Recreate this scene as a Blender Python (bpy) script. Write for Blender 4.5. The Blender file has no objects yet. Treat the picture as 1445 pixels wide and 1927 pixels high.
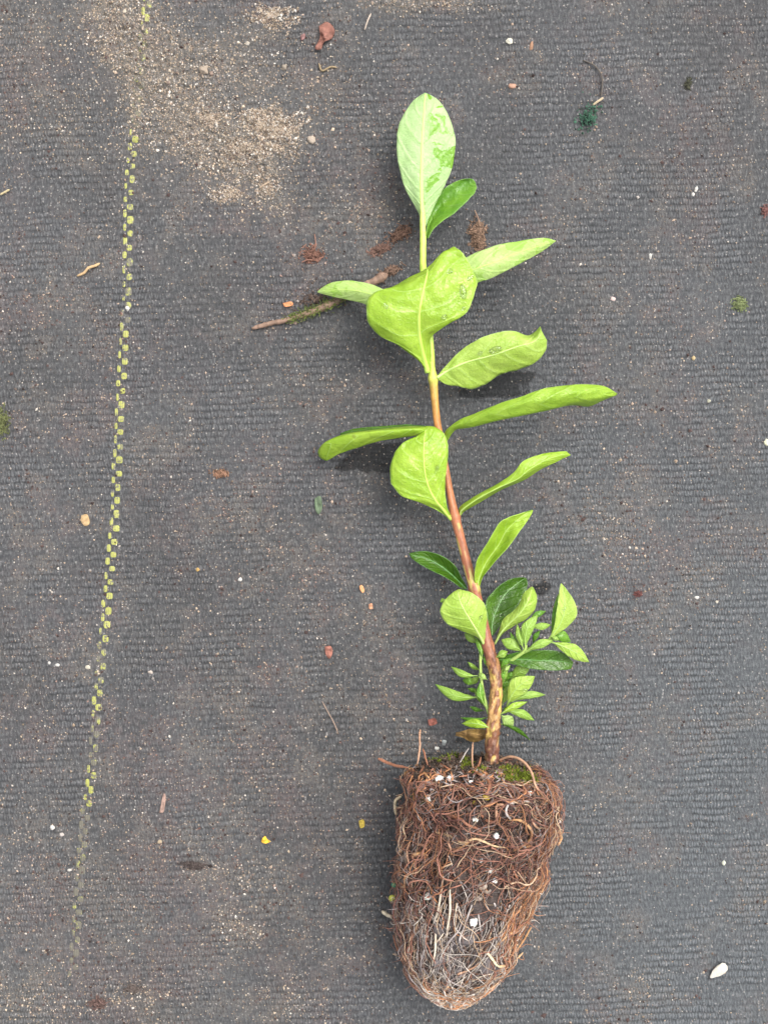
import bpy, math, random
import numpy as np
from mathutils import Vector
from mathutils.bvhtree import BVHTree
random.seed(7); RNG = np.random.default_rng(11)
SC = bpy.context.scene
COL = SC.collection

# ------------------------------------------------------------ camera, light, exposure
PX = 0.0002            # one photo pixel on the ground, metres
CH = 0.40              # camera height
cam_d = bpy.data.cameras.new('camera'); cam = bpy.data.objects.new('camera', cam_d); COL.objects.link(cam)
cam.location = (0, 0, CH); cam.rotation_euler = (0, 0, 0)
cam_d.sensor_fit = 'HORIZONTAL'; cam_d.sensor_width = 36
cam_d.lens = 36*CH/(1445*PX)
cam_d.clip_start = 0.01; cam_d.clip_end = 50
SC.camera = cam
SUN_EL, SUN_AZ = 62, 50      # azimuth clockwise from +Y (photo top)
w = bpy.data.worlds.new('World'); SC.world = w; w.use_nodes = True
nt = w.node_tree; bg = nt.nodes['Background']
sky = nt.nodes.new('ShaderNodeTexSky'); sky.sky_type = 'NISHITA'; sky.sun_disc = False
sky.sun_elevation = math.radians(SUN_EL); sky.sun_rotation = math.radians(SUN_AZ)
sky.dust_density = 5; sky.air_density = 1.0
hs = nt.nodes.new('ShaderNodeHueSaturation'); hs.inputs['Saturation'].default_value = 0.28
nt.links.new(sky.outputs[0], hs.inputs['Color']); nt.links.new(hs.outputs[0], bg.inputs['Color'])
bg.inputs['Strength'].default_value = 0.15
sd = bpy.data.lights.new('sun', 'SUN'); sun = bpy.data.objects.new('sun', sd); COL.objects.link(sun)
sd.energy = 1.1; sd.angle = math.radians(45); sd.color = (1, 0.975, 0.94)
e, a = math.radians(SUN_EL), math.radians(SUN_AZ)
sdir = Vector((math.cos(e)*math.sin(a), math.cos(e)*math.cos(a), math.sin(e)))
sun.rotation_euler = sdir.to_track_quat('Z', 'Y').to_euler()
SC.view_settings.view_transform = 'Standard'; SC.view_settings.look = 'None'
SC.view_settings.gamma = 1; SC.view_settings.use_curve_mapping = False
SC.view_settings.exposure = 0.95

# ------------------------------------------------------------ helpers
def P(x, y, z=0.0):
    """point z millimetres above the mat, seen at photo pixel x, y"""
    z = z*0.001; k = (CH - z)/CH
    return np.array([(x-722.5)*PX*k, -(y-963.5)*PX*k, z])

def PA(a):
    a = np.asarray(a, float); z = a[..., 2]*0.001; k = (CH - z)/CH
    return np.stack([(a[..., 0]-722.5)*PX*k, -(a[..., 1]-963.5)*PX*k, z], -1)

_ng = {}
def vnoise(x, y, seed=0):
    """smooth value noise, arrays in, 0..1 out"""
    if seed not in _ng: _ng[seed] = np.random.default_rng(seed+100).random((256, 256))
    g = _ng[seed]; x = np.asarray(x, float); y = np.asarray(y, float)
    xi = np.floor(x).astype(int); yi = np.floor(y).astype(int); fx = x-xi; fy = y-yi
    fx = fx*fx*(3-2*fx); fy = fy*fy*(3-2*fy)
    a = g[xi % 256, yi % 256]; b = g[(xi+1) % 256, yi % 256]
    c = g[xi % 256, (yi+1) % 256]; d = g[(xi+1) % 256, (yi+1) % 256]
    return (a*(1-fx)+b*fx)*(1-fy)+(c*(1-fx)+d*fx)*fy
def fbm(x, y, seed=0, oct=4):
    s = 0; am = 1; t = 0
    for i in range(oct):
        s = s+am*vnoise(x*2**i, y*2**i, seed+i); t += am; am *= .5
    return s/t
def sstep(a, b, x):
    t = np.clip((x-a)/(b-a), 0, 1); return t*t*(3-2*t)

class Acc:
    """collects vertices, faces and colours for ONE mesh"""
    def __init__(s): s.v = []; s.f = []; s.c = []; s.n = 0; s.m = []; s.uv = []
    def add(s, v, f, c=(1, 1, 1), mat=0):
        v = np.asarray(v, float).reshape(-1, 3); f = np.asarray(f, int)
        s.v.append(v); s.f.append(f+s.n); s.m.append(np.full(len(f), mat))
        c = np.asarray(c, float)
        if c.ndim == 1: c = np.tile(c, (len(v), 1))
        s.c.append(c); s.n += len(v)
    def build(s, name, mat, parent=None, smooth=True, label=None, cat=None, group=None, kind=None, origin=True):
        v = np.concatenate(s.v)
        me = bpy.data.meshes.new(name)
        o = bpy.data.objects.new(name, me); COL.objects.link(o)
        loc = np.zeros(3)
        if origin and parent is None:
            loc = v.mean(0); loc[2] = v[:, 2].min()
        v = v-loc
        me.vertices.add(len(v)); me.vertices.foreach_set('co', v.ravel())
        loops = np.concatenate([f.ravel() for f in s.f])
        tot = np.concatenate([np.full(len(f), f.shape[1]) for f in s.f])
        st = np.concatenate([[0], np.cumsum(tot)[:-1]])
        me.loops.add(len(loops)); me.loops.foreach_set('vertex_index', loops)
        me.polygons.add(len(tot)); me.polygons.foreach_set('loop_start', st); me.polygons.foreach_set('loop_total', tot)
        me.polygons.foreach_set('material_index', np.concatenate(s.m).astype(np.int32))
        me.polygons.foreach_set('use_smooth', np.full(len(tot), smooth))
        ca = me.color_attributes.new('Col', 'FLOAT_COLOR', 'POINT')
        c = np.concatenate(s.c); c = np.concatenate([c, np.ones((len(c), 1))], 1); ca.data.foreach_set('color', c.ravel())
        if s.uv:
            uv = np.concatenate(s.uv); ul = me.uv_layers.new(name='UVMap'); ul.data.foreach_set('uv', uv[loops].ravel())
        me.update(calc_edges=True); me.validate()
        for m in (mat if isinstance(mat, (list, tuple)) else [mat]): me.materials.append(m)
        o.location = loc
        if parent is not None: o.parent = parent
        tag(o, label, cat, group, kind)
        return o
def tag(o, label=None, cat=None, group=None, kind=None):
    if label: o['label'] = label
    if cat: o['category'] = cat
    if group: o['group'] = group
    if kind: o['kind'] = kind

def catmull(p, n, closed=False):
    """p (k,...) -> (n,...), passes through all points"""
    p = np.asarray(p, float); k = len(p)
    t = np.linspace(0, k-1, n); i = np.minimum(t.astype(int), k-2); f = t-i
    f = f.reshape((-1,)+(1,)*(p.ndim-1))
    pe = np.concatenate([[2*p[0]-p[1]], p, [2*p[-1]-p[-2]]])
    p0, p1, p2, p3 = pe[i], pe[i+1], pe[i+2], pe[i+3]
    return .5*((2*p1)+(-p0+p2)*f+(2*p0-5*p1+4*p2-p3)*f**2+(-p0+3*p1-3*p2+p3)*f**3)

def tube(acc, path, rad, k=6, col=(1, 1, 1), mat=0, jitter=0):
    path = np.asarray(path, float); n = len(path)
    rad = np.broadcast_to(np.asarray(rad, float), (n,))
    t = np.gradient(path, axis=0); t /= np.linalg.norm(t, axis=1, keepdims=True)+1e-12
    ref = np.array([0, 0, 1.]) if abs(t[:, 2]).mean() < .8 else np.array([1., 0, 0])
    u = np.cross(t, ref); u /= np.linalg.norm(u, axis=1, keepdims=True)+1e-12
    v = np.cross(t, u)
    an = np.arange(k)*2*math.pi/k
    rr = rad[:, None]*(1+(jitter*(RNG.random((n, k))-.5) if jitter else 0))
    ring = path[:, None]+rr[..., None]*(np.cos(an)[None, :, None]*u[:, None]+np.sin(an)[None, :, None]*v[:, None])
    vs = np.concatenate([ring.reshape(-1, 3), path[:1], path[-1:]])
    i = np.arange(n-1)[:, None]*k; j = np.arange(k)[None]; j2 = (j+1) % k
    q = np.stack([i+j, i+j2, i+k+j2, i+k+j], -1).reshape(-1, 4)
    c = np.asarray(col, float); c = c[0] if c.ndim == 2 and len(c) == 1 else c
    if c.ndim == 2: c = np.concatenate([np.repeat(c, k, 0), c[:1], c[-1:]])
    acc.add(vs, q, c, mat)
    base = acc.n-len(vs); jj = np.arange(k)
    caps = np.concatenate([np.stack([np.full(k, n*k), (jj+1) % k, jj], 1), np.stack([np.full(k, n*k+1), (n-1)*k+jj, (n-1)*k+(jj+1) % k], 1)])
    acc.f.append(caps+base); acc.m.append(np.full(len(caps), mat))

OCT_V = np.array([[1, 0, 0], [-1, 0, 0], [0, 1, 0], [0, -1, 0], [0, 0, 1], [0, 0, -1]], float)
OCT_F = np.array([[0, 2, 4], [2, 1, 4], [1, 3, 4], [3, 0, 4], [2, 0, 5], [1, 2, 5], [3, 1, 5], [0, 3, 5]])
def grains(acc, pos, r, col, flat=.7, lift=.4):
    n = len(pos); r = np.broadcast_to(r, (n,))
    an = RNG.random(n)*6.28; ca, sa = np.cos(an), np.sin(an)
    v = OCT_V[None]*(.65+.7*RNG.random((n, 6, 1)))+(RNG.random((n, 6, 3))-.5)*.5
    v[..., 0] *= (.75+.6*RNG.random(n))[:, None]
    x = v[..., 0]*ca[:, None]-v[..., 1]*sa[:, None]; y = v[..., 0]*sa[:, None]+v[..., 1]*ca[:, None]
    v = np.stack([x, y, v[..., 2]*flat], -1)*r[:, None, None]+pos[:, None]
    v[..., 2] += (r*lift)[:, None]
    f = OCT_F[None]+(np.arange(n)*6)[:, None, None]
    acc.add(v.reshape(-1, 3), f.reshape(-1, 3), np.repeat(np.broadcast_to(col, (n, 3)), 6, 0))

def ico(sub=3):
    import bmesh
    bm = bmesh.new(); bmesh.ops.create_icosphere(bm, subdivisions=sub, radius=1)
    v = np.array([x.co[:] for x in bm.verts]); f = np.array([[q.index for q in x.verts] for x in bm.faces]); bm.free()
    return v, f
ICO = {s: ico(s) for s in (2, 3, 4)}
def n3(v, sc, seed):
    return (vnoise(v[:, 0]*sc+7, v[:, 1]*sc+3, seed)+vnoise(v[:, 1]*sc+1, v[:, 2]*sc+9, seed+1)+vnoise(v[:, 2]*sc+5, v[:, 0]*sc+2, seed+2))/1.5-1
def lump(acc, c, rx, ry, rz, rot=0, rough=.3, seed=0, col=(1, 1, 1), sub=3, cut=.35):
    """irregular stone-like lump, metres; c is its centre"""
    v, f = ICO[sub]; v = v.copy()
    d = 1+rough*n3(v, 1.6, seed)+rough*.6*n3(v, 4, seed+5)+rough*.3*n3(v, 9, seed+9)
    v = v*d[:, None]; v[:, 2] = np.maximum(v[:, 2], -cut)
    v = v*np.array([rx, ry, rz]); r = math.radians(rot)
    x = v[:, 0]*math.cos(r)-v[:, 1]*math.sin(r); y = v[:, 0]*math.sin(r)+v[:, 1]*math.cos(r)
    v = np.stack([x, y, v[:, 2]], 1)+np.asarray(c)
    acc.add(v, f, col)

# ------------------------------------------------------------ materials
def new_mat(name):
    m = bpy.data.materials.new(name); m.use_nodes = True
    n = m.node_tree; n.nodes.clear()
    out = n.nodes.new('ShaderNodeOutputMaterial'); b = n.nodes.new('ShaderNodeBsdfPrincipled')
    n.links.new(b.outputs[0], out.inputs['Surface'])
    return m, n, b, out
class G:
    def __init__(s, n): s.n = n
    def put(s, sock, v):
        if isinstance(v, bpy.types.NodeSocket): s.n.links.new(v, sock)
        elif v is not None:
            if isinstance(v, (tuple, list)) and sock.type == 'RGBA' and len(v) == 3: v = (*v, 1)
            sock.default_value = v
    def m(s, op, a, b=None, c=None, clamp=False):
        q = s.n.nodes.new('ShaderNodeMath'); q.operation = op; q.use_clamp = clamp
        s.put(q.inputs[0], a); s.put(q.inputs[1], b)
        if c is not None: s.put(q.inputs[2], c)
        return q.outputs[0]
    def ramp(s, v, lo, hi):
        q = s.n.nodes.new('ShaderNodeMapRange'); q.interpolation_type = 'SMOOTHSTEP'
        s.put(q.inputs['Value'], v); q.inputs['From Min'].default_value = lo; q.inputs['From Max'].default_value = hi
        return q.outputs[0]
    def mix(s, f, a, b, mode='MIX'):
        q = s.n.nodes.new('ShaderNodeMix'); q.data_type = 'RGBA'; q.blend_type = mode
        s.put(q.inputs[0], f); s.put(q.inputs[6], a); s.put(q.inputs[7], b); return q.outputs[2]
    def noise(s, vec, scale, detail=4, rough=.55, dist=0):
        q = s.n.nodes.new('ShaderNodeTexNoise'); s.put(q.inputs['Vector'], vec)
        q.inputs['Scale'].default_value = scale; q.inputs['Detail'].default_value = detail
        q.inputs['Roughness'].default_value = rough; q.inputs['Distortion'].default_value = dist
        return q.outputs['Fac']
    def vor(s, vec, scale, feature='F1', out='Distance'):
        q = s.n.nodes.new('ShaderNodeTexVoronoi'); q.feature = feature; s.put(q.inputs['Vector'], vec)
        q.inputs['Scale'].default_value = scale; return q.outputs[out]
    def coord(s, kind='Object'): return s.n.nodes.new('ShaderNodeTexCoord').outputs[kind]
    def xyz(s, v):
        q = s.n.nodes.new('ShaderNodeSeparateXYZ'); s.put(q.inputs[0], v); return q.outputs
    def vec(s, x, y, z=0.0):
        q = s.n.nodes.new('ShaderNodeCombineXYZ'); s.put(q.inputs[0], x); s.put(q.inputs[1], y); s.put(q.inputs[2], z); return q.outputs[0]
    def attr(s, name, out='Color'):
        q = s.n.nodes.new('ShaderNodeAttribute'); q.attribute_name = name; return q.outputs[out]
    def bump(s, h, strength=1, dist=.001, normal=None):
        q = s.n.nodes.new('ShaderNodeBump'); s.put(q.inputs['Height'], h); q.inputs['Strength'].default_value = strength
        q.inputs['Distance'].default_value = dist; s.put(q.inputs['Normal'], normal); return q.outputs[0]

def simple_mat(name, color=None, rough=.7, spec=.4, nscale=900, namt=.35, bumpd=.0003, bstr=.7, sub=0):
    """vertex-coloured (or one base colour) matter with mottled grain"""
    m, n, b, out = new_mat(name); g = G(n)
    o = g.coord('Object'); nz = g.noise(o, nscale, 5, .6)
    base = g.attr('Col') if color is None else (*color, 1)
    k = g.m('MULTIPLY_ADD', nz, namt*2, 1-namt)
    c = g.mix(1.0, base, g.vec(k, k, k), 'MULTIPLY')
    g.put(b.inputs['Base Color'], c); b.inputs['Roughness'].default_value = rough
    b.inputs['Specular IOR Level'].default_value = spec
    if sub: b.inputs['Subsurface Weight'].default_value = sub; b.inputs['Subsurface Scale'].default_value = .001
    g.put(b.inputs['Normal'], g.bump(g.noise(o, nscale*1.7, 4, .65), bstr, bumpd))
    return m

def ground_mat():
    m, n, b, out = new_mat('woven_mat'); g = G(n)
    o = g.coord('Object'); s = g.xyz(o)
    x = g.m('MULTIPLY', s[0], 1000.); y = g.m('MULTIPLY', s[1], 1000.)
    mm = g.vec(x, y)
    big = g.noise(mm, .018, 3)
    # weave: rows of 3.4 mm tape slightly bowed, short ticks of 1.45 mm tape
    w1 = g.noise(mm, .03, 2); w2 = g.noise(mm, .25, 3)
    yr = g.m('ADD', g.m('MULTIPLY_ADD', x, -0.03, y), g.m('MULTIPLY', w1, 3.5))
    row = g.m('ADD', g.m('DIVIDE', yr, 2.5), g.m('MULTIPLY', w2, .7))
    idx = g.m('FLOOR', row)
    r = g.m('ABSOLUTE', g.m('SINE', g.m('MULTIPLY', row, math.pi)))
    xr = g.m('ADD', g.m('DIVIDE', g.m('ADD', x, g.m('MULTIPLY', w1, 6.0)), 1.15), g.m('ADD', g.m('MULTIPLY', idx, .5), g.m('MULTIPLY', g.noise(mm, .5, 2), 1.3)))
    tick = g.m('MULTIPLY_ADD', g.m('SINE', g.m('MULTIPLY', xr, 2*math.pi)), .5, .5)
    fine = g.noise(g.vec(g.m('MULTIPLY', x, 1.5), g.m('MULTIPLY', y, .8)), .62, 5, .75)
    h = g.m('ADD', g.m('MULTIPLY', r, .55), g.m('MULTIPLY', g.m('MULTIPLY', tick, g.m('MULTIPLY_ADD', r, .7, .3)), .62))
    cov = g.m('MULTIPLY_ADD', g.ramp(g.noise(mm, .045, 4), .38, .62), .65, .35)
    h = g.m('MULTIPLY', h, cov)
    wv = h; h = g.m('ADD', h, g.m('MULTIPLY', fine, 1.9))
    dirt = g.xyz(g.attr('Col'))          # R sand, G dust, B wet
    sand, dust, wet = dirt[0], dirt[1], dirt[2]
    tone = g.ramp(big, .3, .7)
    base = g.mix(tone, (.062, .063, .065), (.079, .082, .086))
    sky_sheen = g.m('MULTIPLY', g.ramp(x, -20, 130), g.ramp(y, 190, -150))
    base = g.mix(g.m('MULTIPLY', sky_sheen, .9), base, (.104, .114, .121))  # sky sheen painted into the base colour, paler and bluer toward lower right
    tape = g.ramp(wv, .15, .95); tk = g.m('MULTIPLY_ADD', g.m('SUBTRACT', tape, .6), g.m('MULTIPLY_ADD', cov, .60, .10), 1.0); base = g.mix(1.0, base, g.vec(tk, tk, tk), 'MULTIPLY')
    # the tape shows paler on its crests where it is worn and dusty
    crest = g.m('MULTIPLY', g.ramp(fine, .50, .66), .42)
    base = g.mix(crest, base, (.21, .205, .20))
    gk = g.m('MULTIPLY_ADD', g.ramp(fine, .33, .60), .50, .68); base = g.mix(1.0, base, g.vec(gk, gk, gk), 'MULTIPLY')
    grit = g.ramp(g.noise(mm, 1.15, 6, .75), .49, .66)
    dusty = g.m('MULTIPLY', dust, g.m('MULTIPLY_ADD', grit, .75, .2), clamp=True)
    hue = g.ramp(g.noise(mm, .03, 3), .42, .6)
    base = g.mix(dusty, base, g.mix(hue, (.175, .153, .132), (.155, .118, .112)))
    sg = g.ramp(g.noise(mm, 2.0, 6, .8), .46, .58)
    sandy = g.m('MULTIPLY', sand, g.m('MULTIPLY_ADD', sg, .62, .06), clamp=True)
    base = g.mix(sandy, base, g.mix(g.noise(mm, .9, 3), (.17, .135, .10), (.40, .335, .25)))
    # tiny pale and dark specks
    vq = n.nodes.new('ShaderNodeTexVoronoi'); g.put(vq.inputs['Vector'], mm); vq.inputs['Scale'].default_value = .75
    rnd = g.xyz(vq.outputs['Color'])
    sp = g.m('MULTIPLY', g.ramp(vq.outputs['Distance'], .30, .16), g.m('GREATER_THAN', rnd[0], .72))
    base = g.mix(g.m('MULTIPLY', sp, .5), base, (.42, .39, .36))
    vq2 = n.nodes.new('ShaderNodeTexVoronoi'); g.put(vq2.inputs['Vector'], mm); vq2.inputs['Scale'].default_value = .55
    sp2 = g.m('MULTIPLY', g.ramp(vq2.outputs['Distance'], .34, .2), g.m('GREATER_THAN', g.xyz(vq2.outputs['Color'])[1], .8))
    base = g.mix(g.m('MULTIPLY', sp2, .6), base, (.03, .026, .024))
    k = g.m('MULTIPLY_ADD', wet, -.74, 1)
    base = g.mix(1.0, base, g.vec(k, k, k), 'MULTIPLY')
    g.put(b.inputs['Base Color'], base)
    rr = g.m('MULTIPLY_ADD', g.m('MAXIMUM', dusty, sandy), .35, .50)
    g.put(b.inputs['Roughness'], g.m('MULTIPLY', rr, g.m('MULTIPLY_ADD', wet, -.80, 1)))
    b.inputs['Specular IOR Level'].default_value = .5
    g.put(b.inputs['Normal'], g.bump(h, 1.0, .0006))
    return m

def leaf_mat(name, c1, c2, vein, trans=.25, rough=.42, wetmask=0, spot=0, nv=7, vamt=.22, tr_col=None):
    m, n, b, out = new_mat(name); g = G(n)
    uv = g.xyz(g.coord('UV')); u = uv[0]; v = g.m('ABSOLUTE', g.m('MULTIPLY_ADD', uv[1], 2, -1))
    o = g.coord('Object')
    nz = g.noise(o, 120, 4, .6)
    # secondary veins run out and towards the tip, bending forward near the margin
    wob = g.m('MULTIPLY', g.noise(o, 90, 2), .25)
    ph = g.m('MULTIPLY', g.m('SUBTRACT', u, g.m('MULTIPLY', g.m('MULTIPLY_ADD', v, .09, .10), v)), float(nv))
    ph = g.m('ADD', ph, wob)
    d = g.m('ABSOLUTE', g.m('SUBTRACT', g.m('FRACT', ph), .5))
    line = g.m('MULTIPLY', g.ramp(d, .055, .012), g.ramp(v, 1.0, .55))
    net = g.ramp(g.vor(o, 620, 'DISTANCE_TO_EDGE'), .07, .0)
    base = g.mix(g.ramp(nz, .3, .7), c1, c2)
    fine = g.noise(o, 1500, 3, .7)
    fk = g.m('MULTIPLY_ADD', fine, .3, .85); base = g.mix(1.0, base, g.vec(fk, fk, fk), 'MULTIPLY')
    base = g.mix(g.m('MULTIPLY', line, vamt), base, vein)
    base = g.mix(g.m('MULTIPLY', net, .07), base, tuple(x*.55 for x in c1))
    base = g.mix(g.m('MULTIPLY', g.ramp(v, .955, .995), .5), base, (.55, .70, .33) if wetmask else vein)     # pale margin
    rgh = rough
    if wetmask:       # patches where a water film makes the downy underside see-through and green
        wn = g.noise(o, 170, 3, .5, .8)
        side = g.ramp(uv[1], .52, .68) if wetmask == 1 else 1.0
        wmk = g.m('MULTIPLY', g.ramp(wn, .56, .59) if wetmask == 1 else g.ramp(wn, .53, .60), side)
        base = g.mix(g.m('MULTIPLY', wmk, .9 if wetmask == 1 else .5), base, (.17, .38, .012) if wetmask == 1 else (.24, .47, .03)); rgh = g.m('MULTIPLY_ADD', wmk, -.3, rough)
    if spot:
        sn = g.ramp(g.noise(o, 230, 2), .72, .77); base = g.mix(g.m('MULTIPLY', sn, spot), base, (.13, .08, .03))
    g.put(b.inputs['Base Color'], base); g.put(b.inputs['Roughness'], rgh)
    b.inputs['Specular IOR Level'].default_value = .5
    h = g.m('ADD', g.m('MULTIPLY', g.ramp(d, .2, .0), .4), g.m('ADD', g.m('MULTIPLY', net, .15), g.m('MULTIPLY', fine, .25)))
    h = g.m('ADD', h, g.m('MULTIPLY', g.noise(o, 330, 3, .6), 1.6)); nor = g.bump(h, .8, .00045); g.put(b.inputs['Normal'], nor)
    t = n.nodes.new('ShaderNodeBsdfTranslucent'); g.put(t.inputs['Color'], g.mix(.75, base, tr_col or (.45, .75, .06))); g.put(t.inputs['Normal'], nor)
    mx = n.nodes.new('ShaderNodeMixShader'); mx.inputs[0].default_value = trans
    n.links.new(b.outputs[0], mx.inputs[1]); n.links.new(t.outputs[0], mx.inputs[2]); n.links.new(mx.outputs[0], out.inputs['Surface'])
    return m

M = {}
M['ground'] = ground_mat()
M['sand'] = simple_mat('sand_grain', None, .75, .3, 1500, .2)
M['soil'] = simple_mat('potting_soil', None, .72, .4, 700, .5, .0006, 1)
M['root'] = simple_mat('root_skin', None, .5, .45, 1200, .2, .0001, .5)
M['wood'] = simple_mat('woody_bark', None, .62, .35, 600, .35, .0003, .9)
M['stem'] = simple_mat('stem_skin', None, .42, .45, 700, .22, .00025, .7)
M['perlite'] = simple_mat('perlite', (.70, .68, .63), .8, .3, 900, .1, .0003, .8, .2)
M['stone'] = simple_mat('pebble', None, .6, .35, 800, .22, .0003, .7)
M['moss'] = simple_mat('moss', None, .7, .25, 1500, .3)
M['fibre'] = simple_mat('dry_fibre', None, .8, .2, 1500, .3)
M['midrib'] = simple_mat('midrib', None, .42, .45, 400, .08, .0001, .3)
M['pale'] = leaf_mat('leaf_pale_underside', (.38, .55, .13), (.46, .62, .20), (.56, .74, .28), .22, .45, 2, nv=6, vamt=.25)
M['apex'] = leaf_mat('leaf_apex_underside', (.37, .55, .21), (.45, .61, .28), (.27, .45, .12), .22, .45, 1, nv=8, vamt=.55)
M['lime'] = leaf_mat('leaf_lime_underside', (.29, .47, .03), (.39, .565, .055), (.52, .74, .20), .27, .24, 0, .35, nv=6, vamt=.4)
M['lime_spot'] = leaf_mat('leaf_lime_spotted', (.26, .43, .028), (.35, .52, .05), (.50, .70, .20), .25, .36, 0, .6, 6)
M['soft'] = leaf_mat('leaf_soft_green', (.33, .50, .06), (.42, .58, .10), (.52, .70, .27), .25, .4, 0, 0, 6)
M['dark'] = leaf_mat('leaf_dark_upper', (.035, .10, .004), (.07, .165, .007), (.16, .34, .10), .12, .24, 0, 0, 6, .12, (.05, .25, .02))
M['mid'] = leaf_mat('leaf_mid_upper', (.10, .26, .02), (.17, .35, .03), (.3, .5, .15), .2, .3, 0, 0, 5, .2, (.2, .5, .04))
M['young'] = leaf_mat('leaf_young', (.24, .41, .05), (.33, .51, .085), (.42, .6, .24), .25, .42, 0, 0, 5, .15)
M['dry'] = simple_mat('dry_leaf', None, .7, .25, 500, .35, .0004, .8)
mw, nw, bw, _ = new_mat('water'); bw.inputs['Base Color'].default_value = (1, 1, 1, 1); bw.inputs['Transmission Weight'].default_value = 1
bw.inputs['IOR'].default_value = 1.33; bw.inputs['Roughness'].default_value = .02; M['water'] = mw
def yellow_mat():
    m, n, b, out = new_mat('yellow_tape'); g = G(n); o = g.coord('Object')
    nz = g.noise(o, 700, 5, .7); fade = g.xyz(g.attr('Col'))[0]
    cov = g.ramp(g.m('ADD', g.m('MULTIPLY', g.m('SUBTRACT', nz, .5), 2.6), fade), .30, .60)
    c = g.mix(g.noise(o, 200, 2), (.25, .26, .05), (.37, .37, .10))
    c = g.mix(cov, (.12, .11, .085), c); g.put(b.inputs['Base Color'], c); b.inputs['Roughness'].default_value = .5
    s = g.xyz(o); hh = g.m('SINE', g.m('MULTIPLY', s[0], 9000.))
    g.put(b.inputs['Normal'], g.bump(g.m('ADD', g.m('MULTIPLY', hh, .2), nz), .6, .0003)); return m
M['yellow'] = yellow_mat()

# ------------------------------------------------------------ ground
SAND = [(235, 65, 55, 75, 1.), (215, 25, 50, 40, .8), (262, 130, 38, 50, .9), (300, 110, 60, 60, .7), (330, 175, 60, 50, .75), (255, 200, 20, 60, .7), (385, 235, 80, 40, 1.3), (440, 285, 85, 38, 1.5), (510, 245, 34, 32, 1.6),
        (475, 325, 60, 22, .9), (430, 365, 30, 22, .7), (510, 380, 36, 22, .8), (500, 60, 70, 22, .55), (410, 110, 70, 40, .55), (470, 160, 70, 40, .4), (790, 8, 90, 16, .9), (610, 170, 60, 50, .25),
        (235, 290, 60, 30, .2), (680, 395, 50, 22, .45), (50, 60, 120, 120, .12), (95, 225, 90, 50, .15), (420, 1650, 60, 28, .35), (425, 1735, 30, 26, .5), (470, 1760, 30, 22, .5), (540, 1890, 50, 40, .35),
        (60, 1890, 90, 45, .35), (250, 1880, 60, 30, .3), (1170, 1000, 60, 60, .18), (1210, 1850, 40, 30, .2)]
DUST = [(420, 960, 60, 40, .9), (560, 735, 60, 30, 1.), (500, 880, 60, 40, .6), (540, 1060, 50, 60, .9), (450, 1100, 40, 30, .7), (680, 420, 70, 60, .8), (590, 480, 40, 60, .7), (90, 560, 90, 60, .7), (200, 650, 50, 40, .5), (40, 120, 60, 100, .6),
        (650, 250, 80, 60, .7), (470, 1280, 60, 60, .7), (300, 1020, 30, 30, .4), (70, 1200, 60, 60, .6), (1130, 960, 90, 60, .5), (1160, 1050, 60, 60, .6), (1120, 1180, 50, 40, .6), (1200, 860, 50, 40, .5), (740, 1240, 60, 80, .6), (960, 150, 60, 30, .4),
        (1270, 600, 60, 40, .35), (1250, 1100, 90, 80, .3), (400, 1450, 200, 120, .5), (300, 1700, 250, 120, .5), (650, 1480, 60, 60, .3), (600, 1150, 60, 100, .4), (330, 1600, 200, 60, .3), (1080, 1440, 50, 80, .35), (1330, 560, 60, 40, .3)]
WET = [(700, 868, 62, 20, 1.15), (740, 848, 40, 16, .9), (945, 728, 55, 18, 1.), (985, 705, 34, 16, .8), (905, 742, 30, 10, .6), (1020, 1115, 30, 22, .5), (1000, 1395, 60, 22, .35), (870, 1400, 40, 18, .4)]
def blobs(L, x, y):
    s = np.zeros_like(x)
    wx = (fbm(x/28, y/28, 60)-.5)*70; wy = (fbm(x/28, y/28, 64)-.5)*70
    for bx, by, rx, ry, wgt in L:
        s += wgt*np.exp(-(((x+wx*min(1, rx/50)-bx)/rx)**2+((y+wy*min(1, ry/50)-by)/ry)**2)*.9)
    return s
def ground_fields(x, y):
    """x, y in photo pixels"""
    sand = blobs(SAND, x, y)*(.45+1.1*fbm(x/14, y/14, 5))
    dn = fbm(x/70, y/70, 20); dn2 = fbm(x/16, y/16, 24)
    left = sstep(1000, 300, x)*.22
    top = sstep(500, 0, y)*.1; bot = sstep(1300, 1800, y)*sstep(800, 300, x)*.4
    dust = np.clip((sstep(.44, .66, dn)*.55+left+top+bot+blobs(DUST, x, y)*.7)*(.35+1.3*sstep(.35, .62, dn2)), 0, 1.2)
    wet = sstep(.26, .48, blobs(WET, x, y)*(.35+1.3*dn2))
    return np.clip(sand, 0, 1.2), dust, wet
def ground_z(x, y):
    """gentle undulation of the loose mat, metres, 0 at most near the plant"""
    z = (fbm(x/260, y/260, 40, 2)-.62)*.004+(fbm(x/40, y/40, 44, 3)-.5)*.0006
    # small creases in the cloth on the lower part
    for (x0, y0, x1, y1, hgt, wd) in [(1110, 1800, 1075, 1830, .0011, 7), (1145, 1712, 1090, 1740, .0006, 6), (240, 1660, 420, 1690, .0005, 14), (1260, 1430, 1290, 1480, .0003, 12), (60, 1490, 330, 1440, .0004, 16)]:
        dx, dy = x1-x0, y1-y0; L = math.hypot(dx, dy)
        t = np.clip(((x-x0)*dx+(y-y0)*dy)/L**2, 0, 1)
        d = np.hypot(x-(x0+t*dx), y-(y0+t*dy)); z = z+hgt*np.exp(-(d/wd)**2)
    s = np.clip(blobs(SAND, x, y), 0, 1.2); z = z+s*(fbm(x/9, y/9, 50, 3)-.3)*.0022
    return z
fx = np.arange(-60, 1506, 3.0); fy = np.arange(-60, 1988, 3.0)
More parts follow.
